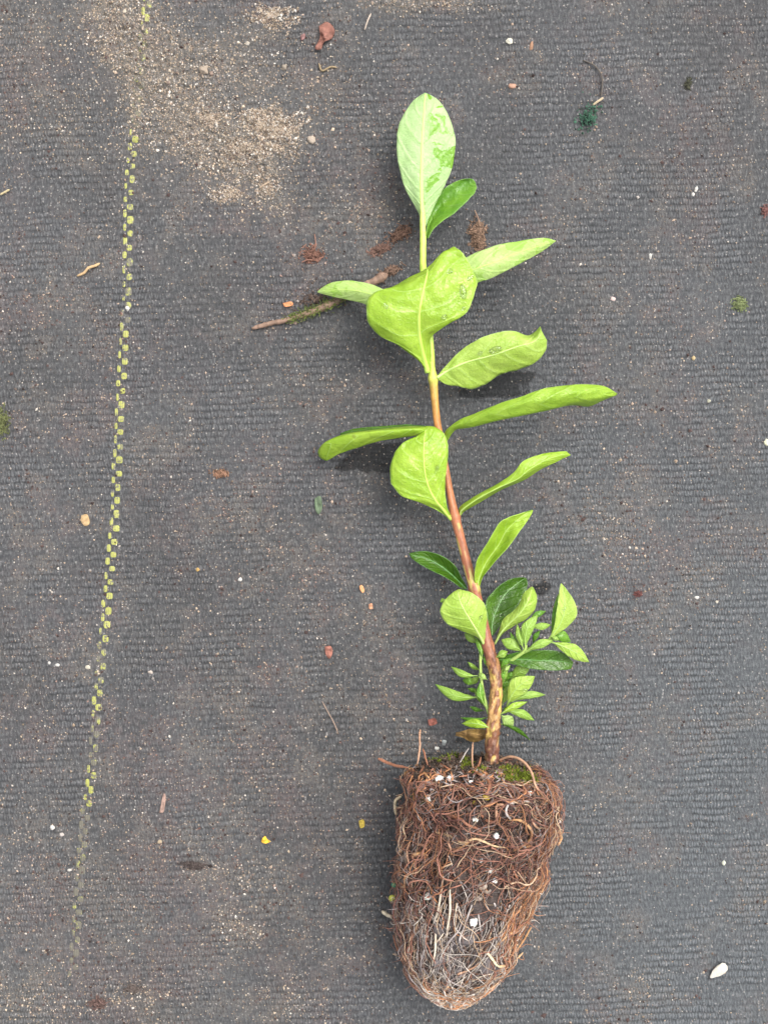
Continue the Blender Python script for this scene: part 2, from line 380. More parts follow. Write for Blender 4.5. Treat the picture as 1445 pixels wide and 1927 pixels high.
def extend(f, n=26):
    s = 4*np.cumsum(1.32**np.arange(1, n)); s = s[s < 9000]
    return np.concatenate([(f[0]-s)[::-1], f, f[-1]+s])
gx, gy = np.meshgrid(extend(fx), extend(fy)); ny, nx = gx.shape
gz = ground_z(gx, gy)
sf, df, wf = ground_fields(gx, gy)
gv = np.stack([(gx-722.5)*PX, -(gy-963.5)*PX, gz], -1).reshape(-1, 3)
ii, jj = np.meshgrid(np.arange(ny-1), np.arange(nx-1), indexing='ij'); q = (ii*nx+jj).ravel()
A = Acc(); A.add(gv, np.stack([q, q+nx, q+nx+1, q+1], 1), np.stack([sf, df, wf], -1).reshape(-1, 3))
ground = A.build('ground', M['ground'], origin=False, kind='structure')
ground['label'] = 'black woven weed mat dusted with sand and soil'
def gp(x, y, up=0):
    """point on the mat under photo pixel x, y"""
    z = float(ground_z(np.array([float(x)]), np.array([float(y)]))[0])+up
    k = (CH-z)/CH
    return np.array([(x-722.5)*PX*k, -(y-963.5)*PX*k, z])

# yellow tracer tape woven in the mat
LINE = np.array([(279, -20), (272, 40), (262, 140), (252, 240), (241, 360), (239, 500), (235, 600), (226, 740), (220, 860), (215, 980), (204, 1100), (191, 1230), (181, 1340), (171, 1460), (160, 1530), (150, 1640), (142, 1760), (136, 1840)], float)
VIS = [(-20, .35), (25, .6), (60, .30), (120, .2), (160, .28), (230, .16), (252, .55), (330, .55), (440, .6), (540, .42), (590, .3), (635, .6), (960, .62), (1195, .66), (1222, .3), (1290, .35), (1325, .6), (1362, .25), (1430, .22), (1470, .62), (1525, .5), (1550, .1), (1620, .3), (1650, .12), (1720, .22), (1760, .24), (1840, .05)]
A = Acc(); yy = -18.; side = 0
while yy < 1835:
    xx = np.interp(yy, LINE[:, 1], LINE[:, 0]); vis = np.interp(yy, [v[0] for v in VIS], [v[1] for v in VIS])+random.uniform(-.06, .06)
    big = side == 0
    hw, hh = (random.uniform(4.6, 6.4), random.uniform(5, 7.8)) if big else (random.uniform(2.4, 4.2), random.uniform(5, 8))
    cx = xx+(4.5 if big else -5)+random.uniform(-1, 1); n = 16
    ring = []
    for rr, up in ((1, .00001), (.8, .00006), (.4, .00008)):
        for k in range(n):
            t = 2*math.pi*k/n; c_, s_ = math.cos(t), math.sin(t)
            px = cx+hw*rr*math.copysign(abs(c_)**.6, c_); py = yy+hh*rr*math.copysign(abs(s_)**.6, s_)
            ring.append(gp(px, py, up+.00008))
    ring.append(gp(cx, yy, .00016))
    f4 = [(a_*n+k, a_*n+(k+1) % n, (a_+1)*n+(k+1) % n, (a_+1)*n+k) for a_ in range(2) for k in range(n)]
    A.add(ring, f4, (vis, 0, 0)); A.f.append(np.array([(2*n+k, 2*n+(k+1) % n, 3*n) for k in range(n)])+A.n-len(ring)); A.m.append(np.zeros(n))
    yy += random.uniform(11.5, 14.5); side ^= 1
A.build('tracer_thread', M['yellow'], ground, label='broken line of yellow woven squares')

# loose sand and grit: nobody could count it
def scatter(n, fn, box=(-60, -60, 1505, 1987)):
    x = RNG.uniform(box[0], box[2], n); y = RNG.uniform(box[1], box[3], n)
    keep = RNG.random(n) < fn(x, y); return x[keep], y[keep]
def gpos(x, y, up=0):
    z = ground_z(x, y)+up; k = (CH-z)/CH
    return np.stack([(x-722.5)*PX*k, -(y-963.5)*PX*k, z], -1)
A = Acc()
x, y = scatter(260000, lambda x, y: np.clip(ground_fields(x, y)[0], 0, 1)**1.1*1.0)
pal = np.array([(.52, .42, .31), (.36, .28, .20), (.68, .62, .54), (.20, .15, .12), (.48, .37, .28), (.36, .33, .30)])
def cols(n, p, wt): 
    return pal[RNG.choice(len(pal), n, p=p)]*(.5+.65*RNG.random((n, 1)))
grains(A, gpos(x, y), RNG.gamma(5, .036, len(x))*.001+.00008, cols(len(x), [.3, .22, .13, .13, .15, .07], 1))
x, y = scatter(120000, lambda x, y: .06+.36*np.clip(ground_fields(x, y)[1], 0, 1)+.10*sstep(500, 0, y)*sstep(1100, 400, x))
grains(A, gpos(x, y), RNG.gamma(4, .038, len(x))*.001+.00007, cols(len(x), [.16, .18, .06, .27, .18, .15], 1)*np.array([.95, .93, .92]))
x, y = scatter(200000, lambda x, y: np.clip(blobs(DUST, x, y), 0, 1)*sstep(.50, .66, fbm(x/11, y/11, 120, 3))*.5)
grains(A, gpos(x, y), RNG.gamma(5, .034, len(x))*.001+.00008, np.array([(.26, .17, .14), (.19, .11, .09), (.34, .25, .2), (.12, .07, .06)])[RNG.choice(4, len(x))]*(.6+.7*RNG.random((len(x), 1))))
# dark peat crumbs in the dusty patches
x, y = scatter(60000, lambda x, y: .02+.28*np.clip(ground_fields(x, y)[1]-.25, 0, 1))
grains(A, gpos(x, y), RNG.gamma(4, .055, len(x))*.001+.0001, np.array([.07, .045, .04])*(.5+1.1*RNG.random((len(x), 1))))
A.build('sand', M['sand'], smooth=False, origin=False, kind='stuff', label='fine tan sand and grit scattered over the black mat', cat='sand')

# ------------------------------------------------------------ small things lying on the mat
def pebble(x, y, rx, ry, rot, col, label, name='pebble', cat='pebble', group='pebbles scattered on the mat', rough=.6, rz=.6, mat='stone', sub=3):
    rx *= .8; ry *= .8; col = tuple(c_*.85 for c_ in col)
    A = Acc(); r = PX*min(rx, ry)*rz
    lump(A, gp(x, y, r*.3), rx*PX, ry*PX, r, -rot, rough, int(x*7+y) % 90, col, sub)
    return A.build(name, M[mat], label=label, cat=cat, group=group)
TAN = (.36, .29, .22); WHT = (.62, .59, .54); OR = (.50, .24, .12); RB = (.20, .085, .06)
for a_ in [
 (959, 76, 7, 6, 10, (.66, .62, .50), 'round cream pebble high above the topmost leaf'),
 (964, 161, 9, 6, 5, (.48, .28, .19), 'flat orange brown pebble above and right of the topmost leaf'),
 (383, 130, 10, 8, 0, TAN, 'rounded tan pebble, the larger of two in the upper left sand'),
 (398, 137, 5, 5, 0, (.25, .18, .14), 'small brown pebble touching the larger tan one'),
 (535, 126, 6, 7, 0, (.32, .27, .21), 'small grey tan pebble above the right end of the sand patch'),
 (466, 80, 5, 5, 0, (.5, .44, .36), 'pale sandy pebble right of the upper sand patch'),
 (240, 580, 5, 6, 0, WHT, 'white pebble sitting on the yellow line'),
 (1442, 833, 6, 7, 0, (.72, .70, .5), 'cream pebble cut by the right edge of the picture'),
 (1310, 355, 4, 6, 20, WHT, 'elongated white chip far right of the topmost leaf'),
 (1304, 365, 3.4, 4, 0, WHT, 'small white chip just left of an elongated one'),
 (1153, 562, 6, 4, 20, (.66, .50, .46), 'pinkish pebble between the moss tuft and the upper right leaf'),
 (1305, 673, 5, 5, 0, (.50, .38, .20), 'ochre pebble below the moss tuft'),
 (1334, 754, 4, 4, 0, (.5, .48, .36), 'dull cream pebble right of the longest leaf'),
 (108, 1252, 5, 3.5, 0, WHT, 'white crumb left of the yellow line beside a smaller one'),
 (93, 1248, 3, 3, 0, WHT, 'tiny white crumb, left one of a pair'),
 (166, 1256, 6, 4, 10, (.55, .5, .4), 'pale stone close left of the yellow line'),
 (283, 1265, 6, 4, 20, (.52, .44, .38), 'pale pebble right of the yellow line at mid height'),
 (98, 1558, 5, 5, 0, WHT, 'white pebble left of the lower end of the yellow line'),
 (116, 1571, 5, 4, 20, (.45, .4, .36), 'grey pebble touching the white one by the yellow line'),
 (131, 1638, 4, 3, 0, (.6, .56, .5), 'pale grain near the faded end of the yellow line'),
 (300, 1585, 5, 4, 0, (.42, .33, .22), 'tan pebble in the dusty lower left'),
 (1362, 1624, 5, 5, 0, (.62, .62, .5), 'greenish white pebble above the white shard'),
 (1311, 1125, 5, 3.5, 0, WHT, 'white chip on the bare mat right of the seedling'),
 (1349, 1133, 3.5, 3.5, 0, (.6, .55, .45), 'small cream chip right of a white chip'),
 (822, 1409, 5, 5, 0, (.66, .65, .6), 'white perlite crumb on the mat just above the root plug'),
 (836, 1398, 6, 6, 0, (.36, .38, .37), 'grey perlite crumb on the mat above the root plug'),
 (452, 1091, 4.5, 4, 0, WHT, 'white crumb in the dusty patch left of the oval leaf'),
 (372, 1072, 4, 4, 0, (.55, .35, .12), 'small orange grain left of the stem'),
 (1224, 482, 3.5, 6, 0, WHT, 'white sliver right of the upper right leaf'),
 (235, 20, 5, 5, 0, (.5, .42, .33), 'tan pebble near the top of the sand streak'),
 (1000, 85, 4, 10, 10, (.36, .2, .12), 'upright brown chip near the top'),
 (585, 262, 9, 8, 30, (.40, .33, .26), 'pale clod left of the topmost leaf'),
 ]: pebble(*a_)
for a_ in [
 (520, 242, 26, 24, 20, 'largest crusty sand clod at the right end of the sand patch'),
 (488, 232, 15, 12, 60, 'crusty sand clod left of the largest one'),
 (455, 280, 22, 10, 10, 'low flat sand clod in the middle of the patch'),
 (510, 28, 22, 11, -30, 'brown earth clod near the top edge'),
 (395, 222, 14, 10, 0, 'small sand clod above the low flat one'),
 (500, 352, 12, 9, 30, 'small sand clod below the patch'),
 (430, 365, 14, 8, 10, 'broken sand clod at the lower tip of the patch'),
 ]:
    x, y, rx, ry, rot, lb = a_
    A = Acc(); sub = np.array([(RNG.normal()*.42, RNG.normal()*.42) for _ in range(int(12+rx*ry/8))])
    for u_, v_ in sub:
        rr = RNG.uniform(.12, .34)*min(rx, ry, 16)*(1.3-min(1, math.hypot(u_, v_)))
        lump(A, gp(x+u_*rx, y+v_*ry, .0001), rr*PX*RNG.uniform(.8, 1.4), rr*PX, rr*PX*.7, RNG.uniform(0, 180), .7, int(RNG.integers(0, 80)), np.array([.30, .24, .18])*RNG.uniform(.6, 1.2), 2)
    n = int(rx*ry*3.5)+150; t = RNG.random(n)*6.28; q = RNG.random(n)**.8*2.3*(.35+1.2*vnoise(t*1.9, t*0+x, 12))
    gpx = x+np.cos(t)*q*rx; gpy = y+np.sin(t)*q*ry
    grains(A, gpos(gpx, gpy, (1-q**2).clip(0)*min(rx, ry)*PX*.12), RNG.gamma(5, .036, n)*.001+.00008, pal[RNG.choice(5, n)]*(.45+.5*RNG.random((n, 1))))
    A.build('sand_clod', M['sand'], smooth=False, label=lb, cat='clod', group='crusty clods on the sand patch')

# white shell-like shard at the lower right
A = Acc(); v, f = ICO[4]; v = v.copy(); r = math.radians(38)
tz = (v[:, 0]+1)/2; v[:, 1] *= .25+.75*np.sqrt(np.clip(tz, 0, 1)); v[:, 2] *= .3+.5*tz; v *= (1+.3*n3(v, 2, 3)+.15*n3(v, 5, 8))[:, None]; v = v*np.array([17, 12, 6])*PX
x_ = v[:, 0]*math.cos(r)-v[:, 1]*math.sin(r); y_ = v[:, 0]*math.sin(r)+v[:, 1]*math.cos(r)
A.add(np.stack([x_, y_, v[:, 2]], 1)+gp(1351, 1829, .0013), f, (.50, .47, .40)); A.build('stone_shard', M['stone'], label='pointed white stone shard alone at the lower right', cat='stone')

# flakes, chips and twigs
def flake(pts, z0, col, name, label, cat, mat='dry', thick=.0003, group=None, crumple=.0008, seed=1):
    c = np.mean(np.array(pts, float), 0); A = Acc(); n = 24
    ring = catmull(np.array(pts+[pts[0]], float), n+1)[:-1]
    vs = []; fs = []
    R = 5
    for s_ in (1, 0):
        for r_ in range(R+1):
            for k in range(n):
                p = c+(ring[k]-c)*r_/R
                q = gp(p[0], p[1], z0+crumple*(vnoise(p[0]/5, p[1]/5, seed)-.3)+(thick if s_ else 0)); vs.append(q)
    off = (R+1)*n
    for r_ in range(R):
        for k in range(n):
            a, b_, c_, d = r_*n+k, r_*n+(k+1) % n, (r_+1)*n+(k+1) % n, (r_+1)*n+k
            fs += [(a, d, c_, b_), (off+a, off+b_, off+c_, off+d)]
    for k in range(n): a = R*n+k; b_ = R*n+(k+1) % n; fs.append((a, off+a, off+b_, b_))
    vs = np.array(vs); A.add(vs, fs, np.array(col)*(.65+.7*np.array([vnoise(v_[0]*1500, v_[1]*1500, 8) for v_ in vs])[:, None]))
    return A.build(name, M[mat], label=label, cat=cat, group=group)
flake([(600, 48), (616, 40), (630, 55), (624, 72), (610, 78), (604, 92), (592, 90), (602, 70)], .0006, (.22, .10, .075), 'bark_flake', 'crumpled red brown bark flake near the top centre', 'bark flake', crumple=.0022)
flake([(565, 66), (573, 62), (574, 70), (567, 75)], .0003, (.24, .13, .12), 'bark_chip', 'small reddish chip left of the crumpled bark flake', 'bark chip', crumple=.0008)
flake([(532, 570), (548, 567), (551, 574), (536, 577)], .0003, (.50, .22, .10), 'bark_chip', 'orange chip above the stick', 'bark chip', crumple=.0005)
flake([(494, 1578), (499, 1574), (503, 1580), (509, 1584), (500, 1588), (492, 1585)], .0005, (.72, .42, .04), 'petal_scrap', 'bright orange yellow petal scrap in the lower left', 'petal scrap', crumple=.0006)
flake([(676, 1103), (681, 1101), (686, 1110), (683, 1116), (678, 1111)], .0005, (.60, .30, .14), 'seed_husk', 'orange husk left of the dark green left leaf', 'seed husk', crumple=.0003)
flake([(694, 1137), (700, 1136), (701, 1145), (695, 1146)], .0004, (.52, .26, .15), 'seed_husk', 'smaller orange husk below the first husk', 'seed husk', crumple=.0003)
flake([(611, 1217), (622, 1216), (626, 1228), (620, 1240), (613, 1232)], .0005, (.26, .11, .08), 'bark_chip', 'rust brown chip left of the lower shoots', 'bark chip', crumple=.001)
flake([(153, 970), (164, 968), (169, 984), (160, 990), (152, 980)], .0004, (.36, .25, .13), 'bark_chip', 'tan chip left of the yellow line', 'bark chip', crumple=.0008)
flake([(592, 938), (603, 934), (606, 955), (600, 968), (593, 958)], .0003, (.11, .15, .09), 'lichen_scrap', 'grey green scrap left of the front leaf', 'lichen scrap', 'moss', crumple=.0012)
flake([(300, 1530), (307, 1496), (312, 1500), (308, 1528)], .0003, (.30, .2, .16), 'bark_chip', 'long faded brown chip in the lower left', 'bark chip', crumple=.0005)
flake([(675, 1545), (684, 1543), (686, 1555), (678, 1559)], .0003, (.45, .33, .06), 'petal_scrap', 'dull yellow scrap left of the root plug', 'petal scrap')
flake([(805, 1355), (818, 1352), (822, 1362), (808, 1366)], .0003, (.22, .08, .06), 'bark_chip', 'reddish chip above the top left of the root plug', 'bark chip')
def twig(pts, rad, col, name, label, cat='twig', k=7, up=0):
    A = Acc(); p = catmull(np.array([gp(a_, b_, c_*.001+rad*.8) for a_, b_, c_ in pts]), 30); r = rad*np.interp(np.linspace(0, 1, 30), [0, .1, .9, 1], [.5, 1, 1, .4])
    tube(A, p, r, k, np.array(col), 0, .35); return A.build(name, M['wood'], label=label, cat=cat)
twig([(145, 519, 0), (158, 513, .5), (166, 504, 1), (178, 500, .6), (188, 495, 0)], .0005, (.50, .34, .18), 'twig', 'short curved tan twig lying left of the yellow line')
twig([(1096, 112, 0), (1118, 122, .6), (1131, 140, .8), (1133, 160, .5), (1130, 182, 0)], .00028, (.10, .085, .07), 'twig', 'thin dark curved twig at the upper right')
twig([(1115, 197, .6), (1125, 190, .9), (1135, 183, .6)], .00042, (.48, .38, .25), 'straw', 'short pale straw beside the thin dark curved twig', 'straw')
twig([(606, 1320, 0), (618, 1342, .3), (628, 1360, .4), (637, 1382, 0)], .00022, (.30, .22, .17), 'straw', 'thin brown straw left of the root plug', 'straw')
twig([(686, 55, .5), (691, 40, .8), (698, 24, .4)], .0003, (.45, .37, .3), 'straw', 'thin pale straw near the top centre', 'straw')
twig([(600, 118, .3), (606, 132, .5), (622, 125, .5), (634, 126, .2)], .00035, (.28, .21, .12), 'rootlet', 'forked brown rootlet left above the topmost leaf', 'rootlet')
twig([(0, 366, .5), (9, 361, .5), (18, 356, .3)], .0004, (.42, .35, .2), 'straw', 'pale straw at the left edge', 'straw')
twig([(488, 353, .4), (497, 347, .8), (508, 341, .8)], .0003, (.45, .34, .24), 'straw', 'short straw on the sand below the patch', 'straw')

def debris(x, y, rx, ry, rot, n, col, label, name='debris_clump', cat='debris', fl=9, seed=3, spikes=()):
    A = Acc(); rn = np.random.default_rng(seed); r = math.radians(rot)
    ng = int(n*2.2); q = rn.normal(size=(ng, 2))*.45; gx_ = x+q[:, 0]*rx*math.cos(r)+q[:, 1]*ry*math.sin(r); gy_ = y-q[:, 0]*rx*math.sin(r)+q[:, 1]*ry*math.cos(r)
    hgt = np.exp(-(q**2).sum(1)*2)*min(rx, ry)*PX*.6
    grains(A, gpos(gx_, gy_, hgt*rn.random(ng)), rn.gamma(5, .05, ng)*.001+.0001, np.array(col)*(.35+1.1*rn.random((ng, 1))))
    for i in range(n):
        q = rn.normal(size=2)*.4; cx = x+q[0]*rx*math.cos(r)+q[1]*ry*math.sin(r); cy = y-q[0]*rx*math.sin(r)+q[1]*ry*math.cos(r)
        h = math.exp(-(q**2).sum()*2)*min(rx, ry)*PX*.7*rn.random(); an = rn.normal()*.9+r; L = fl*(.4+rn.random())
        pts = [gp(cx+math.cos(an)*L*t+rn.normal()*1., cy-math.sin(an)*L*t+rn.normal()*1., h+.0003*rn.random()) for t in (-.5, -.17, .17, .5)]
        tube(A, catmull(pts, 7), .00012+.0001*rn.random(), 4, np.array(col)*(.7+1.0*rn.random()))
    for s_ in spikes: tube(A, catmull([gp(a_, b_, c_*.001) for a_, b_, c_ in s_], 10), .0002, 5, np.array(col)*1.6)
    return A.build(name, M['fibre'], smooth=False, label=label, cat=cat, group='clumps of plant debris on the mat')
debris(899, 442, 15, 34, 8, 160, (.20, .13, .09), 'fluffy brown debris clump between the upper leaves on the right', seed=3, spikes=[[(903, 425, 1), (899, 408, 1.5), (893, 395, 1)]])
debris(752, 440, 24, 12, 25, 110, (.15, .09, .065), 'dark brown debris clump left of the upper stem', seed=4)
debris(716, 468, 22, 9, 20, 80, (.15, .09, .07), 'brown debris clump just below the dark one left of the stem', seed=5)
debris(588, 478, 20, 16, -10, 90, (.18, .095, .07), 'red brown shred clump above the stick', seed=6, spikes=[[(568, 493, .5), (580, 488, 1.2), (597, 490, .6)], [(592, 440, .5), (594, 460, 1), (588, 476, .6)]])
debris(4, 795, 13, 30, 0, 70, (.11, .12, .05), 'mossy debris lump at the left edge, mid height', seed=7)
debris(1392, 572, 12, 14, 30, 70, (.17, .20, .09), 'small green moss tuft near the right edge', 'moss_tuft', 'moss', fl=7, seed=8)
debris(1108, 218, 22, 30, -20, 60, (.05, .115, .075), 'dark green algae smear below the thin curved twig', 'algae_patch', 'algae', fl=5, seed=9)
debris(416, 892, 17, 8, 0, 45, (.20, .115, .075), 'loose brown crumb patch left of the left drooping leaf', seed=10)
debris(1295, 158, 6, 12, 0, 25, (.06, .06, .04), 'small dark crumb clump at the upper right', seed=11)
debris(365, 1630, 26, 7, -5, 60, (.07, .055, .05), 'dark crumb line in the lower left dust', seed=12)
debris(250, 1862, 18, 9, 0, 50, (.10, .08, .07), 'dark crumb clump near the bottom left', seed=13)
debris(185, 1890, 18, 12, 0, 50, (.11, .07, .06), 'brown crumb clump at the bottom left corner', seed=14)
debris(1200, 1118, 8, 5, 0, 18, (.12, .05, .045), 'dark red crumb right of the lower shoots', seed=15)
debris(1440, 395, 6, 12, 0, 22, (.16, .08, .07), 'red brown crumb clump at the right edge', seed=16)
debris(735, 510, 22, 9, 20, 60, (.17, .11, .08), 'brown crumbs at the right end of the stick', seed=17)
debris(600, 560, 60, 22, 18, 60, (.10, .07, .055), 'scattered peat crumbs around the stick', seed=18, fl=5)

# the mossy stick under the left leaf
A = Acc(); pts = [(474, 618, .4), (505, 609, .8), (545, 600, 1.2), (590, 585, 1.6), (635, 565, 1.8), (680, 540, 2), (712, 525, 2.2), (728, 516, 1.6)]
p = catmull(np.array([gp(a_, b_, c_*.001+.0006) for a_, b_, c_ in pts]), 70)
r = np.interp(np.linspace(0, 1, 70), [0, .1, .3, .5, .75, .9, 1], [.0005, .0009, .0009, .0014, .0014, .0019, .0008])*(1+.25*(RNG.random(70)-.5))
tube(A, p, r, 10, np.array([(.24, .155, .11)])*(.7+.6*RNG.random((70, 1))), 0, .3)
stick = A.build('stick', M['wood'], label='brittle brown stick partly covered in moss behind the upper left leaf', cat='stick')
A = Acc(); rn = np.random.default_rng(5)
for i in range(520):
    t = rn.random()**.8*.36+.27; c = p[int(t*69)]; hh = .0018
    s = c+np.array([rn.normal()*.0012, rn.normal()*.0010, .0004]); d = np.array([rn.normal(), rn.normal(), 1.2]); d /= np.linalg.norm(d)
    L = .0006+.0016*rn.random(); tube(A, np.array([s, s+d*L*.5+rn.normal(size=3)*.0001, s+d*L]), np.array([.00016, .00014, .00003]), 4, np.array([(.12, .15, .04)])*(.5+1.3*rn.random()))
me_loc = stick.location
mo = A.build('moss', M['moss'], stick, smooth=False, kind='stuff'); mo.matrix_parent_inverse = stick.matrix_basis.inverted()

# ------------------------------------------------------------ the seedling
plant = bpy.data.objects.new('seedling', None); COL.objects.link(plant); plant.empty_display_size = .02
tag(plant, 'leafy green seedling with bare tapered root plug lying on the black mat', 'seedling')
plant.location = (0, 0, 0)
LEAVES = []     # world-space leaf objects, for resting drops on them

STEM = [(926, 1478, 22, 13.5), (925, 1440, 25, 13.5), (926, 1400, 25, 13), (929, 1350, 23.5, 12.5), (934, 1300, 22, 12), (929, 1255, 20.5, 11.5), (918, 1215, 19.5, 11.5), (907, 1165, 18, 10.5), (894, 1115, 17, 10.5), (880, 1065, 16, 9.5), (867, 1015, 15, 9), (856, 972, 14.5, 9.5),
        (847, 930, 14, 7.5), (838, 880, 14, 7), (829, 830, 14, 7), (822, 790, 14, 7.2), (818, 750, 14.5, 7.5), (815, 715, 15, 8.5), (812, 690, 15.5, 7), (811, 660, 16, 6.5), (806, 600, 16, 6.3), (800, 550, 16, 6.2), (796, 500, 15.5, 6.4), (796, 450, 15, 6.2), (795, 415, 15, 5.5), (795, 395, 15, 4)]
S_ = catmull(np.array(STEM), 760); sp = PA(S_[:, :3]); sr = .94*S_[:, 3]*PX*(CH-S_[:, 2]*.001)/CH
for ny_, am in ((1478, 0), (1340, .08), (1245, .14), (1215, .12), (1110, .2), (972, .22), (818, .18), (712, .25), (505, .1)):
    sr = sr*(1+am*np.exp(-((S_[:, 1]-ny_)/7)**2))
K = 40; A = Acc(); tube(A, sp, sr, K, (1, 1, 1))
yc = S_[:, 1]
keyy = [395, 500, 640, 690, 712, 730, 790, 860, 960, 1010, 1100, 1200, 1240, 1290, 1380, 1430, 1480]
keyc = np.array([(.55, .70, .16), (.50, .68, .09), (.46, .64, .09), (.48, .62, .08), (.50, .52, .09), (.46, .28, .06), (.46, .20, .055), (.44, .18, .07), (.41, .155, .07), (.37, .135, .065), (.34, .12, .06), (.31, .11, .065), (.28, .12, .06), (.42, .24, .09), (.38, .22, .08), (.26, .14, .08), (.18, .09, .055)])
cc = np.stack([np.interp(yc, keyy, keyc[:, i]) for i in range(3)], 1)
C = np.repeat(cc, K, 0).reshape(len(yc), K, 3)
ang = np.arange(K)[None].repeat(len(yc), 0); yg = yc[:, None].repeat(K, 1)
st = fbm(ang/4.4+40, yg/30, 70); st2 = fbm(ang/3.6+10+yg/40, yg/15, 74)
bark = (sstep(1180, 1290, yg)*(.25+.75*sstep(1450, 1420, yg)))[..., None]
crk = sstep(.49, .58, st2)[..., None]
C = C*(1-.0*bark); C = C*(1-bark*crk*np.array([.55, .68, .6]))
C = C+(bark*sstep(.52, .66, st)[..., None]*(1-crk))*np.array([.16, .15, .01])
band = (sstep(930, 1010, yg)*sstep(1180, 1090, yg)*sstep(.55, .66, st))[..., None]; C = C*(1-band)+band*np.array([.48, .38, .11])
C = C*(.6+.8*fbm(ang/3+9, yg/9, 78))[..., None]*(.7+.6*fbm(ang/2.4, yg/60, 79))[..., None]
C = np.concatenate([C.reshape(-1, 3), C[0, :1], C[-1, :1]]); A.c[0] = C
v = A.v[0]; ctr = np.repeat(sp, K, 0); dd = v[:len(ctr)]-ctr; am = 1+((.55*(st2-.5)+.35*(fbm(ang/2.2+3, yg/6, 83)-.5))*bark[..., 0]+.05*(st2-.5)).reshape(-1, 1)
v[:len(ctr)] = ctr+dd*am
stem = A.build('stem', M['stem'], plant)
def stem_at(y):
    i = int(np.argmin(abs(S_[:, 1]-y))); return S_[i]

def make_leaf(st, mat, back='dark', cup=0., quilt=.25, ripple=.35, flip=False, nu=56, nvv=24, thick=.00022, rib=5., ribcol=(.42, .58, .13), label=None, parent=plant, name='leaf', ribstart=0., bite=None, nveins=6, seed=None, relief=1., zs=1.):
    """st: stations base -> tip, each a row of (px, py, z mm) points across the blade"""
    st = np.array(st, float); seed = int(abs(st[0, 0, 0]*3+st[0, 0, 1])) % 90 if seed is None else seed
    k = st.shape[1]; st[:, :, 2] = st[0, 0, 2]+(st[:, :, 2]-st[0, 0, 2])*zs; zm = st[:, :, 2].mean(1, keepdims=True); st[:, :, 2] = zm+(st[:, :, 2]-zm)*relief
    # ease across so the midrib is a soft fold
    g1 = catmull(st, nu); g2 = np.stack([catmull(g1[i], nvv+1) for i in range(nu)])
    uu = np.linspace(0, 1, nu)[:, None]; vv = np.linspace(-1, 1, nvv+1)[None]
    av = abs(vv)
    ph = (uu-(.10+.09*av)*av)*nveins; fr = abs(ph-np.floor(ph)-.5)
    mask = np.sin(math.pi*np.clip(uu*.98+.01, 0, 1))**.5
    g2[..., 2] += cup*(av**1.6)*mask+quilt*mask*(np.sin(fr*math.pi)-.4)*np.sin(np.clip(av, 0, 1)*math.pi)
    g2[..., 2] += ripple*mask*(fbm(uu*7+seed, vv*1.6+5, seed, 2)-.5)*2*av**1.2*1.6+.25*ripple*mask*(fbm(uu*16+seed, vv*5+5, seed+7, 2)-.5)*2
    # slightly uneven margin
    mid = g2[:, nvv//2:nvv//2+1].copy(); wob = 1+.06*(fbm(uu*9+seed, np.sign(vv)*3+9, seed+3)-.5)*2*av**2
    g2[..., :2] = mid[..., :2]+(g2[..., :2]-mid[..., :2])*wob[..., None]
    W = PA(g2)
    du = np.gradient(W, axis=0); dv = np.gradient(W, axis=1); N = np.cross(du, dv); N /= np.linalg.norm(N, axis=-1, keepdims=True)+1e-12
    up = N[..., 2].mean() > 0
    if not up: N = -N
    T = W; B = W-N*thick
    n = nu*(nvv+1); ii, jj = np.meshgrid(np.arange(nu-1), np.arange(nvv), indexing='ij'); q = (ii*(nvv+1)+jj).ravel()
    F = np.stack([q, q+nvv+1, q+nvv+2, q+1], 1)
    if bite is not None:
        cen = g2[:-1, :-1, :2].reshape(-1, 2)+np.array([0, 0]); keep = np.ones(len(F), bool)
        for bx, by, br in bite: keep &= np.hypot(cen[:, 0]-bx, cen[:, 1]-by) > br
        F = F[keep]
    if not up: FT, FB = F[:, ::-1], F+n
    else: FT, FB = F, (F+n)[:, ::-1]
    edges = {}
    for f in F:
        for a_, b_ in zip(f, np.roll(f, -1)):
            if (b_, a_) in edges: del edges[(b_, a_)]
            else: edges[(a_, b_)] = 1
    R_ = np.array([(b_, a_, a_+n, b_+n) for a_, b_ in edges])
    if not up: R_ = R_[:, ::-1]
    A = Acc(); A.add(np.concatenate([T.reshape(-1, 3), B.reshape(-1, 3)]), FT, (1, 1, 1), 0)
    A.f += [FB, R_]; A.m += [np.ones(len(FB)), np.zeros(len(R_))]
    uvs = np.stack([np.broadcast_to(uu, (nu, nvv+1)), np.broadcast_to((vv+1)/2, (nu, nvv+1))], -1).reshape(-1, 2); A.uv = [np.concatenate([uvs, uvs])]
    o = A.build(name, [M[mat], M[back]], parent, label=label, origin=False)
    LEAVES.append(o)
    if rib:
        m = T[:, nvv//2]; t = np.linspace(0, 1, nu); i0 = int(ribstart*nu)
        rr = rib*PX*.5*np.interp(t, [0, .15, .6, 1], [1.15, .9, .5, .12])
        A = Acc(); tube(A, (m-N[:, nvv//2]*rr[:, None]*.45)[i0:int(nu*.96)], rr[i0:int(nu*.96)], 8, np.array(ribcol))
        A.build('midrib', M['midrib'], o)
    return o

def rows(base, tip, L, Mi, R, z):
    """helper: point lists along the blade with a shared z list (left, mid, right)"""
    return None
def S3(lst):
    """lst rows: (Lx,Ly,Lz, Mx,My,Mz, Rx,Ry,Rz) -> stations"""
    return [[r_[0:3], r_[3:6], r_[6:9]] for r_ in lst]

